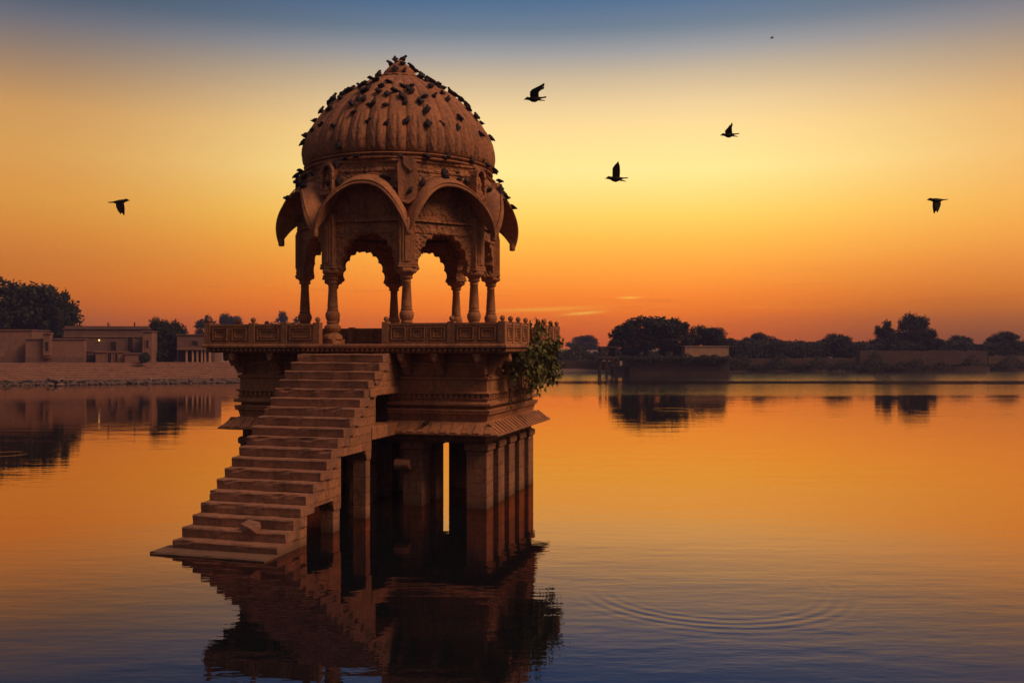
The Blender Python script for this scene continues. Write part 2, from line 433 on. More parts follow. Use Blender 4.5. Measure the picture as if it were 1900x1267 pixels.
# row of small dentils under the plinth's top mould
def dentils(hx, hy, z0, z1, o0, o1, pitch, wdt):
    m_ = MB()
    nx = int(2 * hx / pitch); ny = int(2 * hy / pitch)
    for i in range(nx):
        x = -hx + (i + 0.5) * 2 * hx / nx
        m_.box(x - wdt/2, x + wdt/2, -hy - o1, -hy - o0, z0, z1); m_.box(x - wdt/2, x + wdt/2, hy + o0, hy + o1, z0, z1)
    for i in range(ny):
        y = -hy + (i + 0.5) * 2 * hy / ny
        m_.box(hx + o0, hx + o1, y - wdt/2, y + wdt/2, z0, z1); m_.box(-hx - o1, -hx - o0, y - wdt/2, y + wdt/2, z0, z1)
    return m_
obj('dentil_band', dentils(HX, HY, 2.93, 3.015, -0.02, 0.055, 0.15, 0.085), M_STONE, plinth)
# sloping stone eave round the plinth's foot
mb = MB()
mb.rect_sweep([(0.0, 1.93), (0.20, 1.93), (0.44, 1.965), (0.445, 2.01), (0.07, 2.285), (0.0, 2.29)], HX, HY, cap=False)
che = obj('plinth_eave', mb, M_STONE, PAV, bevel=0.006)
mb = MB()
for i in range(26):
    x = -HX - 0.3 + (i + 0.5) * (2 * HX + 0.6) / 26
    mb.add([(x-.09, -HY-.435, 2.025), (x+.09, -HY-.435, 2.025), (x+.09, -HY-.10, 2.275), (x-.09, -HY-.10, 2.275)], [(0,1,2,3)])
for i in range(18):
    y = -HY - 0.3 + (i + 0.5) * (2 * HY + 0.6) / 18
    for sx_, fl in ((1, 0), (-1, 1)):
        q = [(sx_*(HX+.435), y-.09, 2.025), (sx_*(HX+.435), y+.09, 2.025), (sx_*(HX+.10), y+.09, 2.275), (sx_*(HX+.10), y-.09, 2.275)]
        mb.add(q, [(0,1,2,3) if not fl else (3,2,1,0)])
rb = obj('ribbing', mb, M_STONE, che)
md = rb.modifiers.new('thick', 'SOLIDIFY'); md.thickness = 0.018; md.offset = 1.0
mb = MB(); mb.tube([(0, 0.0, 0), (0, -0.28, -0.02), (0, -0.36, -0.03)], [0.05, 0.055, 0.05], 8); mb.tube([(0, -0.362, -0.03), (0, -0.37, -0.03)], [0.04, 0.04], 8)
o = obj('drain_spout', mb, M_DARK, che); o.location = (2.08, -HY - 0.02, 2.27)
mb = MB(); mb.box(-0.28, 0.92, -HY - 0.175, -HY + 0.05, 2.275, 3.035); obj('recess_shade', mb, M_DARK, plinth)  # solid dark box, painted in for the shade of a deep opening
# beam above the piers
mb = MB(); mb.rect_sweep([(-0.03, 1.72), (-0.03, 1.935)], HX - 0.02, HY - 0.02); obj('beam', mb, M_PIER, PAV, bevel=0.01)
# piers
def pier_mesh(wd=0.29):
    m_ = MB()
    m_.lathe([(wd * 1.414, -1.2), (wd * 1.414, 1.50)], 4, off=PI/4)
    m_.lathe([(wd * 1.414, 1.50), ((wd+.05) * 1.414, 1.54), ((wd+.05) * 1.414, 1.68), ((wd+.01) * 1.414, 1.719)], 4, off=PI/4)
    return m_
pm = pier_mesh().mesh('pier', M_PIER)
xs = [-3.43, -1.72, 0.0, 1.60, 3.43]; ys = [-2.16, -1.08, 0.0, 1.08, 2.16]
PIERS = []
for j, y in enumerate(ys):
    for i, x in enumerate(xs):
        if (i, j) != (3, 2):
            if (i, j) == (3, 3): x = 1.76
            p = link('pier', pm, PAV, 0.02); p.location = (x, y, 0); PIERS.append(p)
# broken stone stub on the second pier from the right
mb = MB(); mb.tube([(0, 0.05, 0), (0, -0.2, -0.005), (0, -0.34, -0.01)], [0.0, 0.15, 0.145], 10, RZ(rad(62)))
mb2 = MB(); mb2.lathe([(0.135, -0.22), (0.15, -0.2), (0.15, 0.2), (0.14, 0.22)], 12, Matrix.Rotation(rad(90), 4, 'Y'))
roughen(mb2, 0.02, 5)
o = obj('broken_bracket', mb2, M_PIER, PAV); o.location = (1.37, -2.58, 1.12); o.rotation_euler = (0, 0, rad(4))

# cornice and deck
mb = MB()
mb.rect_sweep([(0.0, 4.125), (0.55, 4.125), (0.62, 4.155), (0.62, 4.25), (0.73, 4.26), (0.755, 4.285), (0.755, 4.335), (0.73, DECK), (0.0, DECK)], HX, HY)
deck = obj('deck', mb, M_STONE, PAV, bevel=0.01)
obj('dentil_band', dentils(HX + 0.62, HY + 0.62, 4.168, 4.262, -0.01, 0.085, 0.145, 0.088), M_STONE, deck, bevel=0.012)
# corbel brackets
brk = [(-0.12, 4.124), (0.60, 4.124), (0.60, 4.02), (0.55, 3.98), (0.53, 3.92), (0.43, 3.93), (0.40, 3.86), (0.36, 3.80), (0.34, 3.74), (0.24, 3.76), (0.21, 3.68), (0.16, 3.62), (0.13, 3.54), (0.05, 3.56), (-0.12, 3.56)]
mb = MB(); mb.prism([(-a, z) for a, z in brk], -0.10, 0.10, 'yz'); mb.lathe([(0.03, -0.10), (0.075, -0.06), (0.09, 0.0), (0.06, 0.06), (0.03, 0.1)], 8, T(0, -0.56, 3.98))
bme = mb.mesh('bracket', M_STONE)
for x in (-3.62, -2.42, -1.42, 1.5, 2.45, 3.62):
    for sgn in (-1, 1):
        b = link('bracket', bme, PAV, 0.008); b.location = (x, sgn * HY, 0); b.rotation_euler = (0, 0, 0 if sgn < 0 else PI)
for y in (-2.3, -0.8, 0.8, 2.3):
    for sgn in (-1, 1):
        b = link('bracket', bme, PAV, 0.008); b.location = (sgn * HX, y, 0); b.rotation_euler = (0, 0, PI/2 if sgn > 0 else -PI/2)

# parapet
PZ = 0.55
def panel_mb(L):
    m_ = MB(); h = PZ
    m_.box(0, L, -0.055, 0.055, 0.0, h - 0.07)
    m_.box(-0.0, L, -0.08, 0.08, h - 0.068, h)                 # coping
    m_.box(0, L, -0.075, 0.075, 0.002, 0.07)
    n = max(1, round(L / 0.62)); pw = L / n
    for k in range(n):
        x0 = k * pw + 0.07; x1 = (k + 1) * pw - 0.07
        for ys_ in (-1, 1):
            def fr(a0, a1, c0, c1, t, dpt):
                for (p0, p1, q0, q1) in ((a0, a1, c1 - t, c1), (a0, a1, c0, c0 + t), (a0, a0 + t, c0 + t, c1 - t), (a1 - t, a1, c0 + t, c1 - t)):
                    m_.box(p0, p1, *sorted((ys_ * 0.05, ys_ * (0.055 + dpt))), q0, q1)
            fr(x0, x1, 0.10, h - 0.10, 0.03, 0.04)
            fr(x0 + 0.075, x1 - 0.075, 0.165, h - 0.165, 0.026, 0.03)
            xc = (x0 + x1) / 2; zc = h / 2 + 0.005
            R_ = Matrix.Rotation(rad(90) * ys_, 4, 'X')
            m_.lathe([(0.075, 0.0), (0.07, 0.012), (0.05, 0.014), (0.045, 0.006), (0.02, 0.02), (0.002, 0.024)], 8, T(xc, ys_ * 0.053, zc) @ R_)
        m_.box((k + 1) * pw - 0.045, (k + 1) * pw + (0.0 if k == n - 1 else 0.045), -0.07, 0.07, 0.071, h - 0.0685)
    return m_
def post_mesh():
    m_ = MB(); m_.box(-0.095, 0.095, -0.095, 0.095, 0.0, PZ + 0.035); return m_.mesh('parapet_post', M_STONE)
def finial_mesh():
    m_ = MB(); m_.lathe([(0.06, 0), (0.045, 0.03), (0.075, 0.05), (0.09, 0.10), (0.085, 0.16), (0.05, 0.205), (0.015, 0.225)], 10); return m_.mesh('finial', M_STONE, True)
POSTM, FINM = post_mesh(), finial_mesh()
PX, PY = 4.33, 3.06
def run(x0, y0, x1, y1, breaks):
    d = Vector((x1 - x0, y1 - y0)); L = d.length; ang = math.atan2(d.y, d.x)
    at = [0.0] + [b for b in breaks] + [L]
    for a, b in zip(at, at[1:]):
        p = obj('parapet_panel', panel_mb(b - a - 0.19), M_STONE, PAV, 0.006)
        q = Vector((x0, y0)) + d * ((a + 0.095) / L); p.location = (q.x, q.y, DECK + 0.002); p.rotation_euler = (0, 0, ang)
POSTS = set()
def post(x, y, fin=True):
    if (round(x, 2), round(y, 2)) in POSTS: return
    POSTS.add((round(x, 2), round(y, 2)))
    p = link('parapet_post', POSTM, PAV, 0.008); p.location = (x, y, DECK + 0.002)
    if fin:
        f = link('finial', FINM, p); f.location = (0, 0, PZ + 0.035); f.scale = (0.8, 0.8, 0.68)
run(-PX, -PY, -0.92, -PY, [1.42, 2.42]); run(1.1, -PY, PX, -PY, [1.85])
run(PX, -PY, PX, -0.78, [0.75, 1.5]); run(PX, 0.62, PX, PY, [0.8, 1.6])
run(PX, PY, -PX, PY, [1.4, 2.9, 4.33, 5.76, 7.2]); run(-PX, PY, -PX, -PY, [1.4, 3.06, 4.7])
for x in (-PX, -PX + 1.42, -PX + 2.42, -0.92, 1.1, 2.95, PX): post(x, -PY, x != -PX + 2.42)
for y in (-PY + 0.75, -PY + 1.5, -0.78, 0.62, 1.42, 2.22, PY): post(PX, y)
for b in (1.4, 2.9, 4.33, 5.76, 7.2, 2 * PX): post(PX - b, PY, b in (1.4, 5.76, 2 * PX))
for b in (1.4, 3.06, 4.7): post(-PX, PY - b)

# ---- octagonal pavilion; z measured from eye height (close to the deck)
CX, CY, OA = 0.167, 0.048, 4.3; R8 = 2.793
AP = R8 * math.cos(PI / 8); HC = R8 * math.sin(PI / 8)
OC = T(CX, CY, EYE) @ RZ(rad(OA))
def vang(i): return rad(-90 + 22.5 + OA + 45 * i)
# columns: base, shaft and capital
cs = MB(); cs.lathe([(0.155, 0.985), (0.165, 1.02), (0.135, 1.06), (0.15, 1.08), (0.148, 1.12), (0.112, 1.74), (0.125, 1.75), (0.125, 1.78), (0.112, 1.79), (0.118, 1.83)], 12, cap=True)
cb = MB()
cb.box(-0.235, 0.235, -0.235, 0.235, 0.072, 0.20); cb.lathe([(0.30, 0.20), (0.285, 0.28), (0.225, 0.36)], 8, off=PI/8)
cb.lathe([(0.17, 0.36), (0.15, 0.39), (0.20, 0.43), (0.235, 0.50), (0.225, 0.56), (0.16, 0.61), (0.15, 0.64), (0.175, 0.655), (0.17, 0.68), (0.15, 0.70), (0.19, 0.78), (0.205, 0.86), (0.19, 0.93), (0.155, 0.984)], 14)
cc = MB()
cc.lathe([(0.12, 1.83), (0.165, 1.86), (0.175, 1.89), (0.15, 1.91), (0.19, 1.97), (0.215, 2.0)], 12)
cc.lathe([(0.27, 2.0), (0.30, 2.04), (0.30, 2.09), (0.27, 2.12)], 8, off=PI/8)
cc.lathe([(0.34, 2.12), (0.36, 2.16), (0.34, 2.20)], 4, off=PI/4)
CSM, CBM, CCM = cs.mesh('column', M_STONE, True), cb.mesh('column_base', M_STONE), cc.mesh('capital', M_STONE)
VPOS = []
for i in range(8):
    a = vang(i)
    x, y = CX + R8 * math.cos(a), CY + R8 * math.sin(a)
    VPOS.append((x, y, a))
    c = link('column', CSM, PAV); c.location = (x, y, EYE); c.rotation_euler = (0, 0, a)
    link('column_base', CBM, c, 0.01); link('capital', CCM, c, 0.008)
# cusped arch panels between the columns
def arch_pts(w_, z0, z1, n=9):
    pts = []
    N = n * 8
    for k in range(N + 1):
        s_ = k / N; th = PI * s_
        lobe = abs(math.sin(n * PI * s_)) ** 0.8
        r = 1.0 + 0.085 * lobe - 0.03
        x = -math.cos(th) * w_ * r; z = z0 + math.sin(th) ** 0.92 * (z1 - z0) * (r if math.sin(th) > .2 else 1.0)
        pts.append((x, z))
    return pts
ap = arch_pts(0.76, 2.12, 3.10)
ZL = 3.40
poly = [(-HC, 2.2), (-0.86, 2.2), (-0.80, 2.06)] + ap + [(0.80, 2.06), (0.86, 2.2), (HC, 2.2), (HC, ZL), (-HC, ZL)]
mb = MB(); mb.prism(poly, -AP - 0.14, -AP + 0.16)
mb.box(-HC, HC, -AP - 0.165, -AP - 0.141, ZL - 0.30, ZL - 0.03)

mb.box(-HC - .05, HC + .05, -AP - 0.23, -AP + 0.0, ZL + 0.002, ZL + 0.06)
APM = mb.mesh('arch_panel', M_CARVE)
for i in range(8):
    o = link('arch_panel', APM, PAV); o.matrix_local = OC @ RZ(rad(45 * i)) @ T(0, 0, 0)
# corner pilasters above the capitals
mb = MB(); mb.box(-0.21, 0.21, -0.20, 0.20, 2.2, 3.62); mb.box(-0.13, 0.13, -0.23, -0.201, 2.28, 3.36); mb.box(-0.235, 0.235, -0.225, 0.2, 2.203, 2.27)
mb.box(-0.06, 0.06, -0.255, -0.231, 2.3, 3.3)
PLM = mb.mesh('pilaster', M_STONE)
for i in range(8):
    x, y, a = VPOS[i]
    o = link('pilaster', PLM, PAV, 0.008); o.location = (CX + (R8 + 0.02) * math.cos(a), CY + (R8 + 0.02) * math.sin(a), EYE); o.rotation_euler = (0, 0, a + PI/2)
# drum wall with its frieze
mb = MB()
def octa(r): return r / math.cos(PI / 8)
mb.lathe([(octa(AP + 0.10), ZL + 0.06), (octa(AP + 0.10), 4.76), (octa(AP + 0.13), 4.79), (octa(AP + 0.13), 4.84), (octa(AP + 0.09), 4.87), (octa(AP + 0.09), 5.00), (octa(AP + 0.14), 5.04), (octa(AP + 0.14), 5.10), (2.0, 5.12), (2.0, 5.0), (octa(AP - 0.25), 5.0), (octa(AP - 0.25), ZL + 0.06)], 8, OC, cap=False, off=PI/8)
mb.lathe([(octa(AP - 0.24), 4.995), (0.01, 5.5)], 8, OC, cap=False, off=PI/8)
drum = obj('drum', mb, M_CARVE, PAV, 0.01)
# curved drooping eaves
def eave_mb():
    m_ = MB(); N = 40; K = 8
    zi0, zi1, ai, hi_ = 3.70, 4.70, AP + 0.08, (AP + 0.08) * math.tan(PI / 8)
    zo0, zo1, ao = 3.02, 4.37, 3.27
    ho = ao * math.tan(PI / 8)
    def P(i, k):
        x = -math.cos(PI * i / N); u_ = 1 - abs(x) ** 2.4; f = k / K
        bul = 0.10 * math.sin(PI * f)
        a = ai + (ao + 0.17 * math.sin(PI * min(1.0, u_ * 1.05)) ** 0.8 - ai) * f
        z = (zi0 + (zi1 - zi0) * u_) * (1 - f) + (zo0 + (zo1 - zo0) * u_) * f + bul
        hw = a * math.tan(PI / 8)
        return Vector((x * hw, -a, z))
    th = 0.048
    top = [[P(i, k) for k in range(K + 1)] for i in range(N + 1)]
    def nrm(i, k):
        du = top[min(i+1, N)][k] - top[max(i-1, 0)][k]; dv = top[i][min(k+1, K)] - top[i][max(k-1, 0)]
        n = dv.cross(du); n.normalize()
        return n if n.z > 0 or True else -n
    low = []
    for i in range(N + 1):
        row = []
        for k in range(K + 1):
            n = nrm(i, k)
            if n.z < 0: n = -n
            q = top[i][k] - n * th
            lim = abs(q.y) * math.tan(PI / 8) - 0.035
            if i in (0, N): q = top[i][k] + Vector((0.045 if i == 0 else -0.045, 0, -0.02 - 0.03))
            q.x = max(-lim, min(lim, q.x)) if i not in (0, N) else q.x
            row.append(q)
        low.append(row)
    vs = []; idx = {}
    for nm, g in (('t', top), ('b', low)):
        for i in range(N + 1):
            for k in range(K + 1): idx[nm, i, k] = len(vs); vs.append(g[i][k])
    fs = []
    for i in range(N):
        for k in range(K):
            fs.append((idx['t',i,k], idx['t',i,k+1], idx['t',i+1,k+1], idx['t',i+1,k]))
            fs.append((idx['b',i,k], idx['b',i+1,k], idx['b',i+1,k+1], idx['b',i,k+1]))
        fs.append((idx['t',i,K], idx['b',i,K], idx['b',i+1,K], idx['t',i+1,K]))
    for i in (0, N):
        for k in range(K):
            q = (idx['t',i,k], idx['b',i,k], idx['b',i,k+1], idx['t',i,k+1]); fs.append(q if i == 0 else q[::-1])
    m_.add(vs, fs)
    r1 = MB()
    pts = [top[i][7] + Vector((0, -0.02, 0.015)) for i in range(1, N)]
    r1.tube(pts, 0.02, 6)
    pts = [top[i][0] + Vector((0, -0.03, 0.03)) for i in range(1, N)]
    r1.tube(pts, 0.032, 6)
    return m_, r1
e1, e2 = eave_mb()
EVM, EVR = e1.mesh('eave', M_STONE, True), e2.mesh('roll_moulding', M_STONE, True)
for i in range(8):
    o = link('eave', EVM, PAV); o.matrix_local = OC @ RZ(rad(45 * i))
    link('roll_moulding', EVR, o)
# drop at each eave corner
mb = MB(); mb.lathe([(0.07, 2.955), (0.088, 2.97), (0.095, 3.06), (0.09, 3.16), (0.06, 3.30), (0.02, 3.42)], 8)
DRM = mb.mesh('eave_pendant', M_STONE, True)
for i in range(8):
    a = vang(i); rr = octa(3.27) - 0.07
    o = link('eave_pendant', DRM, PAV); o.location = (CX + rr * math.cos(a), CY + rr * math.sin(a), EYE)
# corner niches on the drum, each with a carved boss; the front one is broken
mb = MB()
outer = [(-0.24, 4.30), (-0.24, 4.92)] + [(-0.24 * math.cos(PI * k / 10), 4.92 + 0.27 * math.sin(PI * k / 10)) for k in range(1, 10)] + [(0.24, 4.92), (0.24, 4.30)]
inner = [(0.15, 4.42), (0.15, 4.90)] + [(0.15 * math.cos(PI * k / 10), 4.90 + 0.20 * math.sin(PI * k / 10)) for k in range(1, 10)] + [(-0.15, 4.90), (-0.15, 4.42)]
ring = []
for (a, b) in (('o', outer), ('i', inner)): pass
nO = len(outer)
frame_front = outer; inn = inner[::-1]
for k in range(nO - 1):
    q = [outer[k], outer[k+1], inn[k+1], inn[k]]
    mb.prism(q, -0.16, 0.14)
mb.prism([outer[0], inn[0], inn[-1], outer[-1]], -0.16, 0.14)
mb.box(-0.2, 0.2, 0.02, 0.14, 4.35, 5.1)
mb.lathe([(0.02, 4.22), (0.10, 4.32), (0.15, 4.42), (0.13, 4.5), (0.07, 4.62), (0.09, 4.74), (0.05, 4.9), (0.01, 4.98)], 8, T(0, -0.05, 0))
NIM = mb.mesh('corner_niche', M_CARVE)
mb = MB()
mb.prism([(-0.22, 4.05), (-0.26, 4.3), (-0.27, 5.0), (-0.2, 5.2), (0.17, 5.22), (0.27, 5.02), (0.25, 4.6), (0.28, 4.3), (0.2, 4.1), (0.02, 3.96)], -0.22, 0.1)
mb.prism([(-0.1, 5.0), (-0.12, 5.24), (0.13, 5.24), (0.19, 4.9), (0.09, 4.82)], -0.30, -0.221)
roughen(mb, 0.035, 4)
NBM = mb.mesh('corner_niche', M_DOME)
for i in range(8):
    a = vang(i); rr = octa(AP + 0.10)
    o = link('corner_niche', NBM if i == 0 else NIM, PAV, 0.01); o.location = (CX + rr * math.cos(a), CY + rr * math.sin(a), EYE - 0.14); o.rotation_euler = (0, 0, a + PI/2)
    if i == 0: o['label'] = 'broken dark corner niche above the front column'
# ring moulding under the dome
mb = MB(); mb.lathe([(2.55, 5.30), (2.76, 5.32), (2.82, 5.345), (2.82, 5.385), (2.76, 5.40), (2.74, 5.43), (2.81, 5.45), (2.83, 5.475), (2.81, 5.50), (2.5, 5.52)], 96, OC @ T(0, 0, -0.21), cap=False)
obj('ring_moulding', mb, M_STONE, PAV)
# lobed dome with a leaf carved at the foot of each lobe
prof = [(2.74, 5.49), (2.84, 5.56), (2.885, 5.70), (2.90, 5.88), (2.88, 6.06), (2.80, 6.30), (2.63, 6.62), (2.37, 6.99), (2.06, 7.30), (1.72, 7.58), (1.33, 7.82), (1.0, 8.0), (0.70, 8.13), (0.52, 8.19), (0.40, 8.21)]
prof = [(r * 0.982, z - 0.21 + 0.10 * (z - 5.49) / 2.72) for r, z in prof]
def interp(prof, n):
    ds = [0.0]
    for (a, b), (c, d) in zip(prof, prof[1:]): ds.append(ds[-1] + math.hypot(c - a, d - b))
    out = []
    for k in range(n + 1):
        s_ = ds[-1] * k / n
        j = 0
        while j < len(ds) - 2 and ds[j+1] < s_: j += 1
        f = (s_ - ds[j]) / (ds[j+1] - ds[j])
        def cr(ix):
            p0 = prof[max(j-1, 0)][ix]; p1 = prof[j][ix]; p2 = prof[j+1][ix]; p3 = prof[min(j+2, len(prof)-1)][ix]
            return 0.5 * ((2*p1) + (-p0+p2)*f + (2*p0-5*p1+4*p2-p3)*f*f + (-p0+3*p1-3*p2+p3)*f**3)
        out.append((cr(0), cr(1)))
    return out
LOB = 32; PER = 20; NR = 120
dp = interp(prof, NR)
mb = MB(); vs = []; fs = []; NS = LOB * PER
for j, (r, z) in enumerate(dp):
    for i in range(NS):
        th = 2 * PI * i / NS
        tt = (i % PER) / PER * 2 - 1
        lobe = math.sqrt(max(0.0, 1 - abs(tt) ** 2.2))
        amp = 0.09 * min(1.0, r / 1.6)
        dr = amp * (lobe - 0.75)
        hh = (z - 5.42) / 1.05
        if 0 <= hh <= 1:
            wleaf = 0.82 * (math.sin(PI * (0.30 + 0.70 * hh)) ** 0.6) if hh < 1 else 0
            if abs(tt) < wleaf:
                e_ = 1 - abs(tt) / max(wleaf, 1e-3)
                dr += 0.03 * min(1, e_ * 3) - 0.016 * (abs(math.sin(e_ * 6 + hh * 9))) - (0.03 if abs(tt) < 0.12 else 0)
        rr = r + dr
        vs.append((rr * math.cos(th), rr * math.sin(th), z))
for j in range(NR):
    for i in range(NS):
        k = (i + 1) % NS
        fs.append((j*NS+i, j*NS+k, (j+1)*NS+k, (j+1)*NS+i))
fs.append([NR*NS + i for i in range(NS)])
mb.add(vs, fs, OC)
dome = obj('dome', mb, M_DOME, PAV, smooth=True)
mb = MB()
vs = []; fs = []; NS = 96
for (r, z) in [(0.45, 8.10), (0.66, 8.07), (0.74, 8.11), (0.70, 8.17), (0.55, 8.20), (0.44, 8.22)]:
    for i in range(NS):
        th = 2 * PI * i / NS
        q = r * (1 + 0.07 * abs(math.sin(8 * th)) * (1 if r > .5 else 0))
        vs.append((q * math.cos(th), q * math.sin(th), z))
for j in range(5):
    for i in range(NS): k = (i+1) % NS; fs.append((j*NS+i, j*NS+k, (j+1)*NS+k, (j+1)*NS+i))
mb.add(vs, fs, OC @ T(0, 0, -0.11))
obj('lotus_collar', mb, M_DOME, PAV, smooth=True)
mb = MB(); mb.lathe([(0.42, 8.17), (0.50, 8.21), (0.51, 8.28), (0.46, 8.38), (0.37, 8.48), (0.26, 8.58), (0.17, 8.65), (0.17, 8.69), (0.12, 8.73), (0.02, 8.75)], 24, OC @ T(0, 0, -0.11))
fin = obj('finial', mb, M_DOME, PAV, smooth=True)

# ------------------------------------------------------------------ stairs (part of the pavilion): steps, flanks, props
SY = -9.18; RS, TR = 0.2163, 0.292
stair = MB()
# body below the treads, open in stepped bays towards the right flank
def zk(k): return RS * k
def stepped_top(t0, t1, lift=0.0):
    pts = []
    for k in range(20, -1, -1):
        t = TR * k
        if t > t1 + 1e-6: continue
        if t < t0: break
        pts.append((SY + min(t1, t + TR) + 0.02, zk(k) - RS - 0.01 + lift)); pts.append((SY + t + 0.02, zk(k) - RS - 0.01 + lift))
    return pts
top = [(SY + 6.72, zk(19) - RS)] + stepped_top(0.29, 6.0)
bottom_bays = [(SY + 0.31, -1.0), (SY + 1.56, -1.0), (SY + 1.56, 0.75), (SY + 3.2, 0.75), (SY + 3.2, 1.71), (SY + 4.9, 1.71), (SY + 4.9, 1.95), (SY + 6.72, 1.95)]
solid = bottom_bays + top
niche = [(SY + 6.72, 2.25), (SY + 5.15, 2.25), (SY + 5.15, 3.04), (SY + 6.72, 3.04)]
stair.prism(solid, -1.20, -0.30, 'yz')
stair.prism(bottom_bays + niche + top, -0.298, 1.235, 'yz')
stair.box(0.9, 1.234, SY + 5.75, SY + 6.70, 3.90, 4.12)
body = obj('staircase', stair, M_BLOCK, PAV)
mb = MB(); mb.prism([(SY + 1.5, -1), (SY + 6.7, -1), (SY + 6.7, 1.9)] + [(SY + 4.95, 1.9), (SY + 4.95, 1.7), (SY + 3.25, 1.7), (SY + 3.25, 0.74), (SY + 1.5, 0.74)], -1.17, -0.9, 'yz'); obj('flank_wall', mb, M_BLOCK, body)
random.seed(3)
def slab(x0, x1, y0, y1, z0, z1, am=0.022):
    """worn stone slab: a box cut into short lengths and roughened"""
    m_ = MB(); n = 14
    prof_ = [(y0 + 0.02, z0), (y0 + 0.012, z1 - 0.10), (y0, z1 - 0.03), (y0 + 0.03, z1), (y0 + 0.16, z1 - 0.006), (y1, z1), (y1, z0)]
    sd_ = random.random() * 50
    vs = []; fs = []
    for i in range(n + 1):
        x = x0 + (x1 - x0) * i / n
        for (y, z) in prof_:
            p = Vector((x, y, z)); nv = mnoise.noise_vector(Vector((x * 2.3 + sd_, y * 2.3, z * 2.3)))
            chip = max(0, mnoise.noise(Vector((x * 3.1, sd_, z * 4))) - 0.12) * 0.10 if y < y0 + 0.03 and z > z0 + 0.12 else 0
            vs.append(p + Vector((nv.x * am if i in (0, n) else 0, nv.y * am + chip, nv.z * am * 0.7 - chip * 0.5)))
    k = len(prof_)
    for i in range(n):
        for j in range(k):
            q = (j + 1) % k
            fs.append((i*k+j, i*k+q, (i+1)*k+q, (i+1)*k+j))
    fs.append(list(range(k))[::-1]); fs.append([n*k + j for j in range(k)])
    m_.add(vs, fs); return m_
for k in range(0, 20):
    bow = 0.12 * math.sin(PI * min(1, k / 16))
    xl = -1.24 + bow * 0.9 + random.uniform(-0.025, 0.025); xr = 1.26 + bow * 0.25 + random.uniform(-0.02, 0.02)
    y0 = SY + TR * k + random.uniform(-0.015, 0.015)
    if k == 0:
        m_ = slab(-1.46, 1.25, SY - 0.17, SY + 0.5, -0.10, 0.05)
    else:
        y1 = y0 + 0.62 if k < 19 else SY + 6.0
        m_ = slab(xl, xr, y0, y1, zk(k) - RS + 0.004, zk(k))
    obj('step', m_, M_STEP, body)
# end blocks on the right flank: broken stones and the stub beam of the upper landing
mb = MB(); mb.box(0.95, 1.30, SY + 4.72, SY + 5.05, 3.02, 3.24); roughen(mb, 0.03, 3)
obj('stub_block', mb, M_STONE, body, 0.02)
mb = MB(); mb.box(1.0, 1.27, SY + 5.06, SY + 6.60, 3.05, 3.23); obj('landing_beam', mb, M_STONE, body, 0.015)
mb = MB(); mb.box(1.12, 1.275, SY + 5.0, SY + 5.42, 3.56, 3.66); roughen(mb, 0.015, 4); obj('stub_block', mb, M_STONE, body, 0.01)
mb = MB(); mb.box(1.18, 1.2375, SY + 5.06, SY + 5.36, 3.30, 3.54); obj('socket_shade', mb, M_DARK, body)  # dark block painted in for the shade inside a small niche
mb = MB(); mb.box(0.7, 1.27, SY + 4.88, SY + 6.66, 1.94, 2.26); obj('lower_beam', mb, M_STONE, body, 0.015)
for (t0, t1, zt, hwid) in ((2.86, 3.19, 0.748, 0.33), (4.62, 4.87, 1.708, 0.36)):
    m_ = MB(); m_.box(1.21 - hwid, 1.21, SY + t0, SY + t1, -1.2, zt - 0.11); m_.prism([(SY + t0, zt - 0.25), (SY + t1, zt - 0.25), (SY + t1 + 0.03, zt - 0.09), (SY + t1 + 0.03, zt), (SY + t0 - 0.06, zt), (SY + t0 - 0.06, zt - 0.09)], 1.215 - hwid - 0.03, 1.235, 'yz')
    obj('stair_prop', m_, M_PIER, body, 0.012)

# loose stone lying on the steps
random.seed(5)
def rock_mesh(name, m, sx, sy, sz, seed, sub=2):
    bm = bmesh.new(); bmesh.ops.create_icosphere(bm, subdivisions=sub, radius=1)
    for v in bm.verts:
        n = mnoise.noise(v.co * 1.3 + Vector((seed, 0, 0))); v.co *= 1 + 0.45 * n
        v.co.x = max(-0.85, min(0.85, v.co.x)); v.co.z = max(-0.7, min(0.7, v.co.z))
        v.co = Vector((v.co.x * sx, v.co.y * sy, v.co.z * sz))
    me = bpy.data.meshes.new(name); bm.to_mesh(me); bm.free(); me.materials.append(m); return me
def pav_world(x, y, z): return PAV_M @ Vector((x, y, z))
PAV_M = T(-3.57, 27.37, 0) @ RZ(YAW)
st = link('loose_stone', rock_mesh('loose_stone', M_STEP, 0.30, 0.20, 0.12, 7.3, 1)); st.location = pav_world(0.42, SY + 0.73, 0.51); st.rotation_euler = (0.25, 0.1, YAW - 0.25)
tag(st, 'long weathered stone lying loose on the lower steps', 'stone')

# ------------------------------------------------------------------ fig sapling on the right of the platform
FIG = empty('fig_sapling', pav_world(HX + 0.75, 0.2, 4.3), YAW)
tag(FIG, 'leafy green fig sapling rooted in the cracked right edge of the platform', 'plant')
random.seed(11)
stems = MB(); leaves = MB()
def leaf(p, size, d):
    d = d.normalized(); up = Vector((random.uniform(-1, 1), random.uniform(-1, 1), random.uniform(-0.3, 1))).normalized()
    a = d.cross(up).normalized(); n = a.cross(d)
    L = size; W = size * 0.42
    pts = [p, p + d*L*0.22 + a*W*0.85 + n*0.04*L, p + d*L*0.5 + a*W*0.8 + n*0.05*L, p + d*L*0.78 + a*W*0.3, p + d*L*1.15 - n*0.06*L, p + d*L*0.78 - a*W*0.3, p + d*L*0.5 - a*W*0.8 + n*0.05*L, p + d*L*0.22 - a*W*0.85 + n*0.04*L]
    m_ = p + d*L*0.45 - n*0.03*L
    b = len(leaves.v); leaves.v += pts + [m_]
    for i in range(8): leaves.f.append([b + i, b + (i + 1) % 8, b + 8])
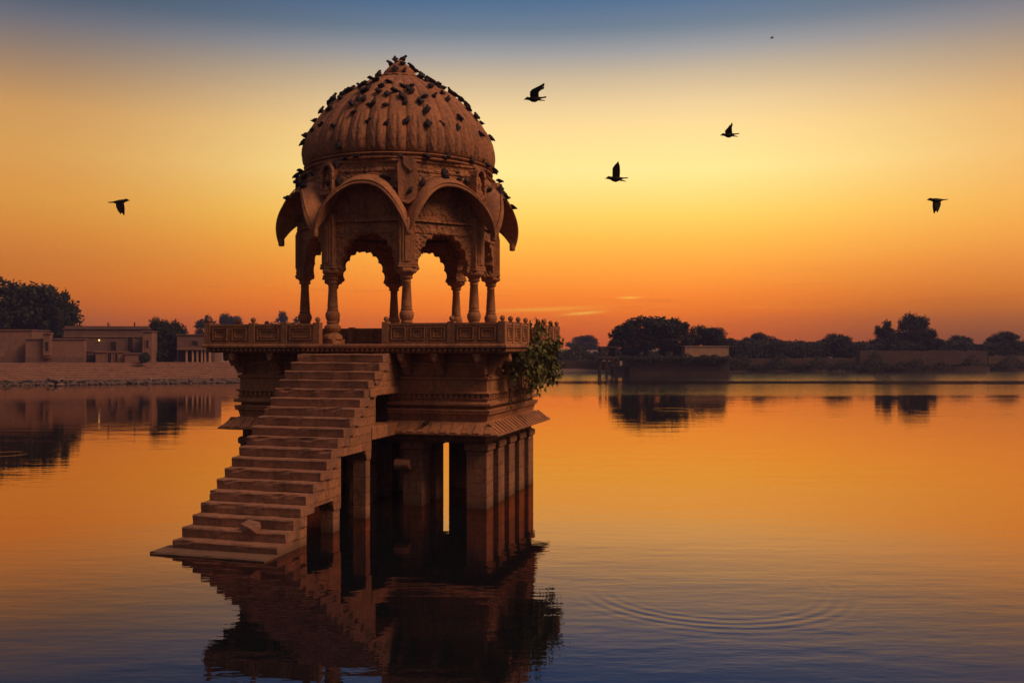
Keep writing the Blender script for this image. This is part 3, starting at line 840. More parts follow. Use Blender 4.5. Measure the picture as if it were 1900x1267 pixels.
def fig_spot():
    # (outwards from the deck edge, along the wall, height above the deck edge)
    while True:
        y = random.gauss(-0.25, 1.0)
        if not -2.35 < y < 1.9: continue
        if random.random() < 0.16 and abs(y + 0.1) < 0.8: return Vector((random.uniform(-0.25, 0.3), y, random.uniform(0.0, 0.75)))
        low = -1.25 + 0.22 * abs(y) + 0.25 * mnoise.noise(Vector((y * 2.5, 0, 4)))
        z = random.uniform(low, 0.12)
        x = random.uniform(-0.62, 0.12) if z < -0.2 and y < -0.9 else random.uniform(-0.35, 0.12 + 0.5 * max(0.0, 1 - abs(y - 0.2)))
        if z > -0.25 and x < 0.05: x = random.uniform(0.04, 0.35)
        return Vector((x, y, z))
for k in range(60):
    end = fig_spot(); st_ = Vector((random.uniform(-0.15, 0.1), end.y * 0.35, random.uniform(-0.1, 0.1)))
    mid = st_.lerp(end, 0.5) + Vector((0.12, 0, 0.18))
    stems.tube([st_, mid, end], [0.02, 0.012, 0.005], 5)
    for q in range(17):
        p = end + Vector((random.gauss(0, 0.11), random.gauss(0, 0.14), random.gauss(0, 0.11)))
        leaf(p, random.uniform(0.10, 0.19), Vector((random.uniform(-0.4, 0.6), random.uniform(-0.7, 0.7), random.uniform(-1.3, 0.1))))
for k in range(13):          # dry tendrils hanging on the wall with single leaves
    y = random.uniform(-2.0, 0.9)
    p = Vector((-0.62, y, random.uniform(-0.9, -0.6))); pts = [p]
    for q in range(5):
        p = p + Vector((random.uniform(-0.01, 0.03), random.uniform(-0.12, 0.12), -random.uniform(0.1, 0.2))); pts.append(p)
    stems.tube(pts, 0.007, 4)
    for q in pts[2:]:
        if random.random() < 0.5: leaf(q + Vector((0.03, 0, 0)), random.uniform(0.09, 0.15), Vector((0.3, random.uniform(-0.5, 0.5), -1)))
obj('foliage', leaves, M_FIG, FIG); obj('stem', stems, M_TRUNK, FIG)

# ------------------------------------------------------------------ trees
def tree_proto(kind, seed):
    """unit tree: crown of leaf clumps between z 0 and 1, half width about 0.5"""
    rnd = random.Random(seed)
    cr = MB(); tr = MB()
    blobs = []
    if kind == 'round':
        for k in range(46):
            a = rnd.uniform(0, 2*PI); z = rnd.uniform(0.10, 0.86)
            lim = (math.sin(PI * (0.30 + 0.66 * (z - 0.1) / 0.86)) ** 0.7) * 0.42
            r = lim * math.sqrt(rnd.random()); blobs.append((Vector((r*math.cos(a), r*math.sin(a), z)), rnd.uniform(0.11, 0.17)))
    elif kind == 'wide':
        for k in range(54):
            a = rnd.uniform(0, 2*PI); r = 0.44 * math.sqrt(rnd.random()); z = 0.12 + rnd.random() * (0.76 - 0.9 * r * r - 0.15 * r)
            blobs.append((Vector((r*math.cos(a), r*math.sin(a), z)), rnd.uniform(0.09, 0.14)))
    elif kind == 'tall':
        for k in range(34):
            z = rnd.uniform(0.12, 0.88); lim = 0.34 * math.sin(PI * min(1, max(0.05, (z - 0.12) / 0.86)))
            a = rnd.uniform(0, 2*PI); r = lim * math.sqrt(rnd.random())
            blobs.append((Vector((r*math.cos(a), r*math.sin(a), z)), rnd.uniform(0.09, 0.15)))
    else:                    # loose crown with separate tufts
        for k in range(26):
            a = rnd.uniform(0, 2*PI); r = rnd.uniform(0.04, 0.42); z = rnd.uniform(0.2, 0.9) - 0.3 * r
            blobs.append((Vector((r*math.cos(a), r*math.sin(a), z)), rnd.uniform(0.07, 0.13)))
    tr.tube([(0, 0, -0.3), (0.01, 0, 0.1), (0.0, 0.01, 0.3), (0.02, 0, 0.5)], [0.04, 0.032, 0.025, 0.012], 7)
    for (c, r) in blobs[::2]:
        z0 = rnd.uniform(0.08, 0.3)
        tr.tube([(0, 0, z0), (c.x * 0.45, c.y * 0.45, (z0 + c.z) / 2 + 0.03), c], [0.018, 0.011, 0.004], 5)
    for (c, r) in blobs:
        n = int(250 * (r / 0.13) ** 2)
        for q in range(n):
            d = Vector((rnd.gauss(0, 1), rnd.gauss(0, 1), rnd.gauss(0, 1))).normalized()
            rr = r * (rnd.random() ** 0.45) * (1 + 0.35 * mnoise.noise(d * 2.2 + c * 9))
            p = c + d * rr
            s_ = rnd.uniform(0.014, 0.032)
            u_ = Vector((rnd.gauss(0, 1), rnd.gauss(0, 1), rnd.gauss(0, 1))).normalized(); v_ = u_.cross(d).normalized() if u_.cross(d).length > 1e-3 else Vector((1, 0, 0))
            b = len(cr.v)
            cr.v += [p - u_*s_, p + v_*s_*0.6, p + u_*s_, p - v_*s_*0.6]; cr.f.append([b, b+1, b+2, b+3])
    return cr.mesh('crown', M_LEAF), tr.mesh('trunk', M_TRUNK)
PROTO = {}
for kd in ('round', 'wide', 'tall', 'loose'):
    PROTO[kd] = [tree_proto(kd, sd_) for sd_ in (1, 2, 3)]
def tree(name, label, kind, var, px, top, width, D, base, rot=None, group=None, cat='tree'):
    """tree standing at depth D: crown width and top read as sizes at that depth"""
    zt = wz(top, D); h = zt - base; wd = width / FPX * D
    t_ = empty(name, (wx(px, D), D, base), rot if rot is not None else random.uniform(0, 6.28))
    c, k = PROTO[kind][var % 3]
    sx_ = wd / (0.98 if kind != 'tall' else 0.82); sc = (sx_, sx_, h / 0.985)
    for nm, me in (('crown', c), ('trunk', k)):
        o = link(nm, me, t_); o.scale = sc
    tag(t_, label, cat, group); return t_
random.seed(21)
GL, GR = 'trees on the left bank', 'trees along the far right bank'
tree('broad_tree', 'huge dark tree behind the walls at the left edge of the lake', 'round', 0, 45, 511, 190, 127, 2.2, 0.4, GL)
tree('broad_tree', 'leaning right-hand crown beside the huge dark tree on the left bank', 'loose', 1, 112, 528, 78, 124, 2.2, 1.9, GL)
tree('broad_tree', 'dark lower tree at the very left edge under the huge tree', 'round', 2, 6, 556, 110, 122, 2.2, 3.0, GL)
tree('broad_tree', 'bushy dark tree between the flat-roofed house and the columned hall', 'round', 1, 300, 590, 66, 121, 1.8, 0.9, GL)
tree('broad_tree', 'tufted crown just right of the bushy tree beside the columned hall', 'round', 0, 322, 590, 56, 124, 1.8, 2.2, GL)
tree('slender_tree', 'slim hazy tree behind the left end of the parapet', 'tall', 0, 384, 583, 50, 230, 2.5, 0.2, GL)
tree('broad_tree', 'round hazy tree showing just above the left parapet', 'round', 0, 424, 578, 58, 300, 2.8, 1.2, GL)
tree('broad_tree', 'pale loose-crowned tree seen above the parapet left of the columns', 'loose', 2, 527, 573, 70, 330, 2.8, 0.5, GL)
tree('low_tree', 'low hazy tree half hidden behind the left parapet finials', 'wide', 1, 470, 596, 66, 300, 1.8, 0.5, GL)
tree('low_tree', 'faint low tree seen through the arch above the back parapet', 'wide', 1, 700, 606, 60, 190, 1.8, 1.5, GL)
tree('broad_tree', 'hazy blue tree just right of the fig sapling', 'round', 1, 1083, 622, 72, 320, 2.0, 2.1, GR)
tree('broad_tree', 'great domed tree on the walled island platform', 'wide', 0, 1198, 578, 142, 146, 3.0, 0.3, GR)
tree('broad_tree', 'left shoulder crown of the great tree over the island ruins', 'round', 2, 1160, 594, 62, 144, 2.4, 1.3, GR)
tree('broad_tree', 'right-hand crown of the great tree above the pale island hut', 'wide', 2, 1252, 583, 84, 148, 2.6, 2.9, GR)
tree('broad_tree', 'dark tree right behind the pale hut on the island', 'round', 0, 1312, 601, 84, 152, 2.6, 0.3, GR)
line = [(1352, 622, 52, 'wide', 0, 'low rounded tree at the right end of the island wall'),
        (1385, 626, 46, 'round', 1, 'small dark tree first in the line right of the island'),
        (1418, 617, 52, 'round', 2, 'peaked dark tree second in the line right of the island'),
        (1452, 627, 48, 'wide', 1, 'low bushy tree third in the line right of the island'),
        (1486, 630, 44, 'round', 0, 'short tree left of the long smooth tree clump on the right bank'),
        (1518, 626, 50, 'wide', 2, 'left half of the long smooth tree clump on the right bank'),
        (1556, 619, 58, 'round', 1, 'highest crown of the long smooth tree clump on the right bank'),
        (1592, 630, 44, 'wide', 0, 'right shoulder of the long smooth tree clump on the right bank'),
        (1622, 641, 34, 'wide', 1, 'low scrub tree at the foot of the twin tall trees'),
        (1642, 588, 46, 'loose', 1, 'left one of the twin tall trees on the right bank'),
        (1644, 606, 44, 'tall', 1, 'bushy lower crown filling the left twin tall tree'),
        (1693, 582, 58, 'round', 2, 'right and denser one of the twin tall trees on the right bank'),
        (1716, 606, 50, 'round', 0, 'sloping shoulder tree right of the twin tall trees'),
        (1752, 624, 46, 'wide', 2, 'low tree right of the shoulder tree on the right bank'),
        (1784, 622, 48, 'round', 1, 'rounded tree midway between the twin trees and the right edge'),
        (1816, 634, 44, 'wide', 0, 'lowest tree before the flat-topped tree near the right edge'),
        (1858, 615, 56, 'round', 2, 'flat-topped tree near the right edge of the lake'),
        (1892, 630, 46, 'wide', 1, 'last low tree at the right edge of the lake')]
for i, (px, top, wd, kd, var, lab) in enumerate(line):
    tree('bank_tree', lab, kd, var, px, top, wd * 1.38, 172 + (i % 3) * 3 + max(0, px - 1600) * 0.05, 1.6, None, GR)
mb = MB()
for k in range(7000):
    px = random.uniform(-40, 440); f_ = 0.5 + 0.5 * mnoise.noise(Vector((px * 0.05, 1, 0)))
    D = shore_depth(px) - 1.2 + random.uniform(0, 2.4); p = Vector((wx(px, D), D, 0.05 + random.random() * (0.15 + 0.55 * f_ * f_))); s_ = random.uniform(0.04, 0.13)
    u_ = Vector((random.gauss(0, 1), random.gauss(0, 1), random.gauss(0, 1))).normalized(); v_ = u_.orthogonal().normalized()
    b = len(mb.v); mb.v += [p - u_*s_, p + v_*s_*.5, p + u_*s_, p - v_*s_*.5]; mb.f.append([b, b+1, b+2, b+3])
tag(obj('shore_weeds', mb, M_LEAF), 'dry dark weeds along the left waterline', 'weeds', kind='stuff')
mb = MB()
for k in range(9000):
    px = random.uniform(1352, 1960); f_ = max(0.0, mnoise.noise(Vector((px * 0.028, 5, 1))) + 0.15)
    D = 155.5 + max(0, px - 1600) * 0.035 + random.uniform(-1.2, 1.6); top_ = 1.0 + 3.4 * f_
    p = Vector((wx(px, D), D, 0.2 + random.random() * top_)); s_ = random.uniform(0.1, 0.26)
    u_ = Vector((random.gauss(0, 1), random.gauss(0, 1), random.gauss(0, 1))).normalized(); v_ = u_.orthogonal().normalized()
    b = len(mb.v); mb.v += [p - u_*s_, p + v_*s_*.7, p + u_*s_, p - v_*s_*.7]; mb.f.append([b, b+1, b+2, b+3])
for k in range(3500):
    px = random.uniform(1150, 1356); f_ = max(0.0, mnoise.noise(Vector((px * 0.06, 8, 1))) + 0.25)
    D = 135.6 + random.uniform(-0.5, 1.5); p = Vector((wx(px, D), D, 2.35 - 0.9 * f_ + random.random() * (0.4 + 1.5 * f_))); s_ = random.uniform(0.08, 0.2)
    u_ = Vector((random.gauss(0, 1), random.gauss(0, 1), random.gauss(0, 1))).normalized(); v_ = u_.orthogonal().normalized()
    b = len(mb.v); mb.v += [p - u_*s_, p + v_*s_*.7, p + u_*s_, p - v_*s_*.7]; mb.f.append([b, b+1, b+2, b+3])
tag(obj('creepers', mb, M_LEAF), 'dark creepers and bushes growing over the island and the right bank ramparts', 'creepers', kind='stuff')
# scrub closing the gaps under the far line of trees
random.seed(4)
mb = MB()
for k in range(32000):
    px = random.uniform(440, 1990); D = 168 + random.uniform(0, 8) + max(0, px - 1600) * 0.06
    zt = (4.1 if px > 1330 else 2.6) + 2.3 * (0.5 + 0.5 * mnoise.noise(Vector((px * 0.035, 3, 0)))) + 0.5 * mnoise.noise(Vector((px * 0.2, 9, 0)))
    p = Vector((wx(px, D), D, 1.2 + (zt - 1.2) * random.random() ** 0.7)); s_ = random.uniform(0.15, 0.34)
    u_ = Vector((random.gauss(0, 1), random.gauss(0, 1), random.gauss(0, 1))).normalized(); v_ = u_.orthogonal().normalized()
    b = len(mb.v); mb.v += [p - u_*s_, p + v_*s_*.7, p + u_*s_, p - v_*s_*.7]; mb.f.append([b, b+1, b+2, b+3])
tag(obj('scrub', mb, M_LEAF), 'dark scrub under the trees of the right bank', 'scrub', kind='stuff')

# ------------------------------------------------------------------ right bank: walls, island, ruin
def wall_thing(name, label, px0, px1, top, D0, D1, thick, m, cat='wall', base=-0.8, group=None):
    a = Vector((wx(px0, D0), D0, 0)); b = Vector((wx(px1, D1), D1, 0)); L = (b - a).length
    t_ = empty(name, (a.x, a.y, 0), math.atan2(b.y - a.y, b.x - a.x))
    h = wz(top, (D0 + D1) / 2)
    nt = max(12, int(L / 0.5))
    topl = [(L * k / nt, h - 0.1 + 0.22 * mnoise.noise(Vector((L * k / nt * 0.35 + px0, 2, 0))) + 0.12 * mnoise.noise(Vector((L * k / nt * 1.6, 7, px0)))) for k in range(nt + 1)]
    m_ = MB(); m_.prism([(0, base), (L, base)] + topl[::-1], 0, thick); obj('wall', m_, m, t_)
    m_ = MB(); m_.prism([(0.0, base), (L, base)] + [(L * k / nt, 0.75 + 0.3 * mnoise.noise(Vector((k * 0.4, px0, 3)))) for k in range(nt, -1, -1)], -0.7, -0.01); obj('footing', m_, m, t_)
    tag(t_, label, cat, group); return t_
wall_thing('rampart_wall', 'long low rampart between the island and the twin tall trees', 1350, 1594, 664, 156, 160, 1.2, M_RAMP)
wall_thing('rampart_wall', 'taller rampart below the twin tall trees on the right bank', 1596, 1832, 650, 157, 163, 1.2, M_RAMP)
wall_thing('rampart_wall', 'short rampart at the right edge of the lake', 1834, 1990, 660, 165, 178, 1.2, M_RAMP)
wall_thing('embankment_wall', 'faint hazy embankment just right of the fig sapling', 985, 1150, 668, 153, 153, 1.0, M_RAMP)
# island platform
D = 136
isl = empty('island_platform', (wx(1168, D), D, 0)); W_ = (1353 - 1168) / FPX * D
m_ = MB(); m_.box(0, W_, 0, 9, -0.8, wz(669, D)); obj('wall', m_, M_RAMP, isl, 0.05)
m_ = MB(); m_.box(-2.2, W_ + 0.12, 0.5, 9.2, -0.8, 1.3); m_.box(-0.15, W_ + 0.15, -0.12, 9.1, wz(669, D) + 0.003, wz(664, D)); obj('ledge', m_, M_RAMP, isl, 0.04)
tag(isl, 'dark stone island platform standing in the lake on the right', 'platform')
hut = empty('island_hut', (wx(1271, 141), 141, wz(664, D)))
m_ = MB(); wd = (1352 - 1271) / FPX * 141
m_.box(0, wd, 0, 3.2, 0, 1.66); obj('wall', m_, M_PALE, hut, 0.04)
m_ = MB(); m_.box(-0.1, wd + 0.1, -0.1, 3.3, 1.663, 1.8); obj('roof', m_, M_PALE, hut, 0.02)
tag(hut, 'low pale plastered hut under the trees on the island platform', 'hut')
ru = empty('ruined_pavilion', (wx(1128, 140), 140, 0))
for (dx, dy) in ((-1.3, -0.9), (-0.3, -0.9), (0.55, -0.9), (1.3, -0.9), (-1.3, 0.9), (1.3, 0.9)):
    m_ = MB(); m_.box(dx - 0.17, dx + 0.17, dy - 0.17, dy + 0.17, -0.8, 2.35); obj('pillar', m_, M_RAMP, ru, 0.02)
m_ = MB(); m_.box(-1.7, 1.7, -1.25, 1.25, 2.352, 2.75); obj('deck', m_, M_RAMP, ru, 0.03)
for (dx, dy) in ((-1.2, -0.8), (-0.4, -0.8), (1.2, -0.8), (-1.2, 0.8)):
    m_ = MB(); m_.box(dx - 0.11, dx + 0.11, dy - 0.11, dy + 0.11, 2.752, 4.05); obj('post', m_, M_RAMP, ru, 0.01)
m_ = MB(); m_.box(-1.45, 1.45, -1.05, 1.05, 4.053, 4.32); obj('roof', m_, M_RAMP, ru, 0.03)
tag(ru, 'small pillared stone ruin in the water left of the island', 'ruin')

# ------------------------------------------------------------------ left bank: ghat steps and buildings
GA = rad(4.5)
def gx(px, D): return wx(px, D)
gh = MB(); n = 8
A0 = Vector((wx(-260, 97), 97)); A1 = Vector((wx(470, 111), 111)); dv = (A1 - A0).normalized(); nv = Vector((-dv.y, dv.x)); Lg = (A1 - A0).length
GH = empty('ghat_steps', (A0.x, A0.y, 0), math.atan2(dv.y, dv.x))
tag(GH, 'long flight of worn stone steps along the left shore', 'steps')
for k in range(n):
    m_ = MB(); y0 = 1.5 + k * 1.15
    zt_ = 0.55 + 0.245 * k; yb = y0 + (1.5 if k < n - 1 else 9.0); ns_ = 90; q_ = []
    for i in range(ns_ + 1):
        x = Lg * i / ns_; e1_ = 0.16 * mnoise.noise(Vector((x * 0.23, k * 3.7, 0))) + 0.10 * mnoise.noise(Vector((x * 0.9, k * 5.1, 2))); e2_ = 0.05 * mnoise.noise(Vector((x * 0.5, k * 2.3, 7)))
        q_ += [(x, y0 + e1_, -0.5), (x, y0 + e1_, zt_ + e2_ - 0.03), (x, y0 + e1_ + 0.04, zt_ + e2_), (x, yb, zt_), (x, yb, -0.5)]
    m_.add(q_, [(i*5+j, i*5+(j+1) % 5, (i+1)*5+(j+1) % 5, (i+1)*5+j) for i in range(ns_) for j in range(5)] + [(4,3,2,1,0), tuple(ns_*5+j for j in range(5))])
    obj('step', m_, M_GHAT, GH)
TOPZ = 0.55 + 0.245 * (n - 1)
def building(name, label, px0, px1, top, D, depth, m, cat='house', base=TOPZ, roof=0.14):
    t_ = empty(name, (wx(px0, D), D, base), math.atan2(dv.y, dv.x) * 0.5)
    W = (px1 - px0) / FPX * D; h = wz(top, D) - base
    m_ = MB(); m_.box(0, W, 0, depth, 0, h - roof); obj('wall', m_, m, t_, 0.04)
    m_ = MB(); m_.box(-0.12, W + 0.12, -0.14, depth + 0.1, h - roof + 0.003, h); obj('roof', m_, m, t_, 0.03)
    tag(t_, label, cat); return t_, W, h
def sub(t_, nm, m, *bx, bevel=0.0, parent=None):
    m_ = MB()
    for b in bx: m_.box(*b)
    return obj(nm, m_, m, parent or t_, bevel)
def opening(t_, nm, x0, x1, z0, z1, m=M_DARK, frame=M_HOUSE, arch=False):
    """solid dark panel in place of a shaded recess, with a stone frame standing proud"""
    if arch:
        w2 = (x1 - x0) / 2; xc = (x0 + x1) / 2
        poly = [(x0, z0), (x1, z0), (x1, z1 - w2)] + [(xc + w2 * math.cos(PI * k / 8), z1 - w2 + w2 * math.sin(PI * k / 8)) for k in range(1, 8)] + [(x0, z1 - w2)]
        m_ = MB(); m_.prism(poly, -0.03, 0.08); o = obj(nm, m_, m, t_)
    else:
        o = sub(t_, nm, m, (x0, x1, -0.03, 0.08, z0, z1))
    f = 0.12
    sub(t_, 'frame', frame, (x0 - f, x0 - 0.002, -0.09, 0.02, z0, z1 + f), (x1 + 0.002, x1 + f, -0.09, 0.02, z0, z1 + f), (x0 - 0.001, x1 + 0.001, -0.09, 0.02, z1 + 0.003, z1 + f), parent=o)
    return o
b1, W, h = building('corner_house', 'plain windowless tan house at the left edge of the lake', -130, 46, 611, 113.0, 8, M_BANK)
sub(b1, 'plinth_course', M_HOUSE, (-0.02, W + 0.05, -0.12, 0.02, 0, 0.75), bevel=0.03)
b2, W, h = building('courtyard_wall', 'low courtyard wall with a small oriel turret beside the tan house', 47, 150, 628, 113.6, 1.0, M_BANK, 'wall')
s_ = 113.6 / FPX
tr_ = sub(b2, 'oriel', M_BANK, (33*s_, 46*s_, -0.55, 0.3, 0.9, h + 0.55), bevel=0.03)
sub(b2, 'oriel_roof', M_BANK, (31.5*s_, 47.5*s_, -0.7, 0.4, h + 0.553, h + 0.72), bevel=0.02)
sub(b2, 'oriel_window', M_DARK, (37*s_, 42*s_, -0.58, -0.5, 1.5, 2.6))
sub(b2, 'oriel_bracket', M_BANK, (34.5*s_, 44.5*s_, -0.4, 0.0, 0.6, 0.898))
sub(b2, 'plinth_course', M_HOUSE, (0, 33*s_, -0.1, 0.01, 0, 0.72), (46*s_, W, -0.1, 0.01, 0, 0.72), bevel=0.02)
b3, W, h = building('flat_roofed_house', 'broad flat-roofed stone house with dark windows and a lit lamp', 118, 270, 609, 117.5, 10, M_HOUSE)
s_ = 117.5 / FPX
opening(b3, 'window', 82*s_, 92*s_, h - 2.9, h - 1.75, arch=True)
opening(b3, 'window', 112*s_, 121*s_, h - 3.1, h - 1.0)
sub(b3, 'string_course', M_BANK, (0, W, -0.12, 0.01, h - 1.15, h - 0.95))
sub(b3, 'parapet', M_HOUSE, (0.1, W - 0.1, 0.0, 0.2, h + 0.003, h + 0.3), bevel=0.02)
sub(b3, 'balcony', M_BANK, (124*s_, 150*s_, -0.75, 0.0, h - 3.35, h - 3.18), bevel=0.03)
lamp = sub(b3, 'wall_lamp', M_DARK, (62.4*s_, 63.8*s_, -0.2, 0.0, h - 1.45, h - 1.36))
m_ = MB(); m_.lathe([(0.02, -0.12), (0.09, -0.08), (0.11, 0.0), (0.07, 0.08), (0.03, 0.13)], 10, T(63.1*s_, -0.3, h - 1.55)); obj('bulb', m_, M_GLOW, lamp, smooth=True)
for p_ in (144, 194, 241):
    m_ = MB(); m_.tube([((p_-118)*s_, 0.5, h), ((p_-118)*s_, 0.5, h + 0.8)], 0.09, 6); obj('roof_post', m_, M_DARK, b3)
m_ = MB()
rr = random.Random(8)
for k in range(26):
    x = rr.uniform(0.5, W - 0.5); m_.tube([(x, 1.2, h), (x + rr.uniform(-.1, .1), 1.2, h + rr.uniform(0.1, 0.55))], 0.03, 4)
obj('roof_rods', m_, M_DARK, b3)
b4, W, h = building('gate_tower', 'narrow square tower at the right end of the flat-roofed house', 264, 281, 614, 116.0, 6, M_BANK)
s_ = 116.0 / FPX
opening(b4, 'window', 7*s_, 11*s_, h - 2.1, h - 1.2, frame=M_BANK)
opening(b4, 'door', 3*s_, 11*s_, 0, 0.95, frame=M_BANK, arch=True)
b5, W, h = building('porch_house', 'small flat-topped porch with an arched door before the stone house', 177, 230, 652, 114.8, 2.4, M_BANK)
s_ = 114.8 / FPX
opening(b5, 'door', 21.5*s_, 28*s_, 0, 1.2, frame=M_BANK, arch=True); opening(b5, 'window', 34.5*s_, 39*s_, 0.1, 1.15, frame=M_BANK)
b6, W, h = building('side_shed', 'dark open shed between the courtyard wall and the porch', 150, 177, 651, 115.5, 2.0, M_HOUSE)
sub(b6, 'doorway_shade', M_DARK, (0.25, W - 0.15, -0.03, 0.1, 0, h - 0.5))  # dark panel painted in for the shade inside the shed
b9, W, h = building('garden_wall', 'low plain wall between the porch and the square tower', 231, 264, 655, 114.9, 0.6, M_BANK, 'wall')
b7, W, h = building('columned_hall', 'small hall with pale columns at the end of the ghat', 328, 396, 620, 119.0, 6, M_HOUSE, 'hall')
s_ = 119.0 / FPX
sub(b7, 'portico_shadow', M_DARK, (3*s_, 60*s_, -0.04, 0.1, 0, 1.5))  # dark panel painted in for the shade behind the columns
m_ = MB()
for px in (19, 30, 38, 46, 52, 60):
    m_ = MB(); m_.box(px*s_ - 0.11, px*s_ + 0.11, -0.75, -0.5, 0, 1.46); m_.box(px*s_ - 0.16, px*s_ + 0.16, -0.8, -0.45, 1.462, 1.6); obj('pillar', m_, M_PALE, b7, 0.02)
sub(b7, 'portico_roof', M_BANK, (2*s_, 64*s_, -1.0, 0.0, 1.603, 1.82), bevel=0.03)
opening(b7, 'window', 27*s_, 37*s_, 2.2, 2.75)
b8 = empty('hedge_bush', (wx(268, 113.8), 113.8, TOPZ))
m_ = MB(); rr = random.Random(3)
for k in range(700):
    d = Vector((rr.gauss(0, 1), rr.gauss(0, 1), rr.gauss(0, 1))).normalized() * rr.random() ** 0.4
    p = Vector((d.x * 0.75, d.y * 0.6, 0.62 + d.z * 0.7)); u_ = Vector((rr.gauss(0, 1), rr.gauss(0, 1), rr.gauss(0, 1))).normalized() * 0.09; v_ = u_.orthogonal() * 0.7
    b = len(m_.v); m_.v += [p-u_, p+v_, p+u_, p-v_]; m_.f.append([b, b+1, b+2, b+3])
obj('foliage', m_, M_LEAF, b8); tag(b8, 'small round dark bush at the foot of the square tower', 'bush')

# rubble along the left waterline
random.seed(12)
mb = MB()
for k in range(900):
    f = random.random(); d_ = random.random()
    p = A0 + dv * (f * Lg) + nv * (-3.2 + 4.8 * d_ + 1.0 * mnoise.noise(Vector((f * 30, 0, 0))))
    r = random.uniform(0.10, 0.34) * (1.4 if random.random() < 0.08 else 1.0)
    bm = bmesh.new(); bmesh.ops.create_icosphere(bm, subdivisions=1, radius=r)
    for v in bm.verts: v.co *= 1 + 0.5 * mnoise.noise(v.co * 3 + Vector((k, 0, 0))); v.co.z *= 0.65
    bm.verts.index_update()
    mb.add([v.co.copy() for v in bm.verts], [[v.index for v in f_.verts] for f_ in bm.faces], T(p.x, p.y, 0.0 + 0.33 * d_) @ RZ(random.uniform(0, 6)))
    bm.free()
tag(obj('rubble', mb, M_ROCK), 'dark broken rubble along the left waterline', 'rubble', kind='stuff')
random.seed(2)
for (px, py, s_, lab) in ((92, 707, 0.62, 'pale boulder, highest and leftmost of the heap below the ghat steps'), (104, 709, 0.8, 'largest pale boulder in the heap below the ghat steps'),
                     (114, 707, 0.55, 'pale boulder at the right end of the heap below the ghat steps'), (95, 715, 0.5, 'low pale boulder at the water under the left of the heap'),
                     (111, 716, 0.6, 'low pale boulder at the water under the right of the heap'), (278, 706, 0.5, 'lone whitish stone on the left shore below the square tower')):
    D_ = 104 - (py - 706) * 0.5; s_ *= 0.62; r_ = link('boulder', rock_mesh('boulder', M_PROCK, s_, s_*0.8, s_*0.7, px)); r_.location = (wx(px, D_), D_, 0.16 + (715 - py) * 0.05)
    tag(r_, lab, 'boulder', 'pale boulders on the left shore')

# ------------------------------------------------------------------ pigeons
def bird_body(m_, stations, n=9):
    """one continuous skin from beak tip to tail end: (x, z, half width, half height)"""
    vs = []; fs = []
    for (x, z, a, b) in stations:
        for k in range(n):
            t = 2 * PI * k / n; vs.append((x, a * math.cos(t), z + b * math.sin(t)))
    for j in range(len(stations) - 1):
        for k in range(n):
            q = (k + 1) % n; fs.append((j*n+k, j*n+q, (j+1)*n+q, (j+1)*n+k))
    fs.append(list(range(n))); fs.append([(len(stations)-1)*n + k for k in range(n)][::-1])
    m_.add(vs, fs)
def pigeon_mesh(pitch, head):
    m_ = MB()
    st_ = [(0.128, 0.168 + head, 0.003, 0.003), (0.116, 0.172 + head, 0.011, 0.010), (0.106, 0.178 + head, 0.028, 0.028), (0.086, 0.183 + head, 0.037, 0.037), (0.064, 0.17 + head * 0.8, 0.038, 0.042), (0.05, 0.15 + head * 0.4, 0.05, 0.055),
          (0.03, 0.12, 0.074, 0.074), (-0.01, 0.105, 0.086, 0.08), (-0.055, 0.093, 0.078, 0.066), (-0.10, 0.08, 0.055, 0.045), (-0.12, 0.07, 0.04, 0.026), (-0.15, 0.06, 0.036, 0.013), (-0.178, 0.05, 0.032, 0.008)]
    bird_body(m_, st_)
    for s_ in (-1, 1):     # folded wings
        pts = [(0.03, s_*0.072, 0.125), (-0.03, s_*0.088, 0.12), (-0.10, s_*0.062, 0.095), (-0.17, s_*0.03, 0.066)]
        m_.tube(pts, [0.012, 0.03, 0.024, 0.005], 6)
        m_.tube([(0.01, s_*0.025, 0.06), (0.012, s_*0.028, 0.0), (0.03, s_*0.03, -0.004)], [0.012, 0.006, 0.005], 5)
    R_ = Matrix.Rotation(pitch, 4, 'Y')
    m_.v = [R_ @ (v - Vector((0, 0, 0.0))) for v in m_.v]
    return m_.mesh('pigeon', M_BIRD, True)
PIG = [pigeon_mesh(rad(-4), 0.0), pigeon_mesh(rad(-20), 0.0), pigeon_mesh(rad(6), -0.045), pigeon_mesh(rad(-10), -0.015)]
# surfaces the pigeons perch on
bpy.context.view_layer.update()
dg = bpy.context.evaluated_depsgraph_get()
bv = []; bf = []
for o in PAV.children_recursive:
    if o.type == 'MESH' and o.name.split('.')[0] in ('dome', 'drum', 'eave', 'finial', 'lotus_collar', 'ring_moulding', 'corner_niche', 'deck', 'parapet_panel', 'pilaster', 'arch_panel', 'column_base'):
        b0 = len(bv); bv += [o.matrix_world @ v.co for v in o.data.vertices]
        bf += [[b0 + i for i in p.vertices] for p in o.data.polygons]
BVH = BVHTree.FromPolygons(bv, bf)
EYEV = Vector((0, 0, EYE))
def perch(px, py):
    d = Vector(((px - 950) / FPX, 1.0, (643 - py) / FPX)).normalized()
    hit, n, _, dist = BVH.ray_cast(EYEV, d)
    if hit: return hit, n
    best = None
    for k in range(120):
        p = EYEV + d * (22 + k * 0.09)
        q, n, _, ds = BVH.find_nearest(p)
        if q is not None and (best is None or ds < best[2]): best = (q, n, ds)
    return best[0], best[1]
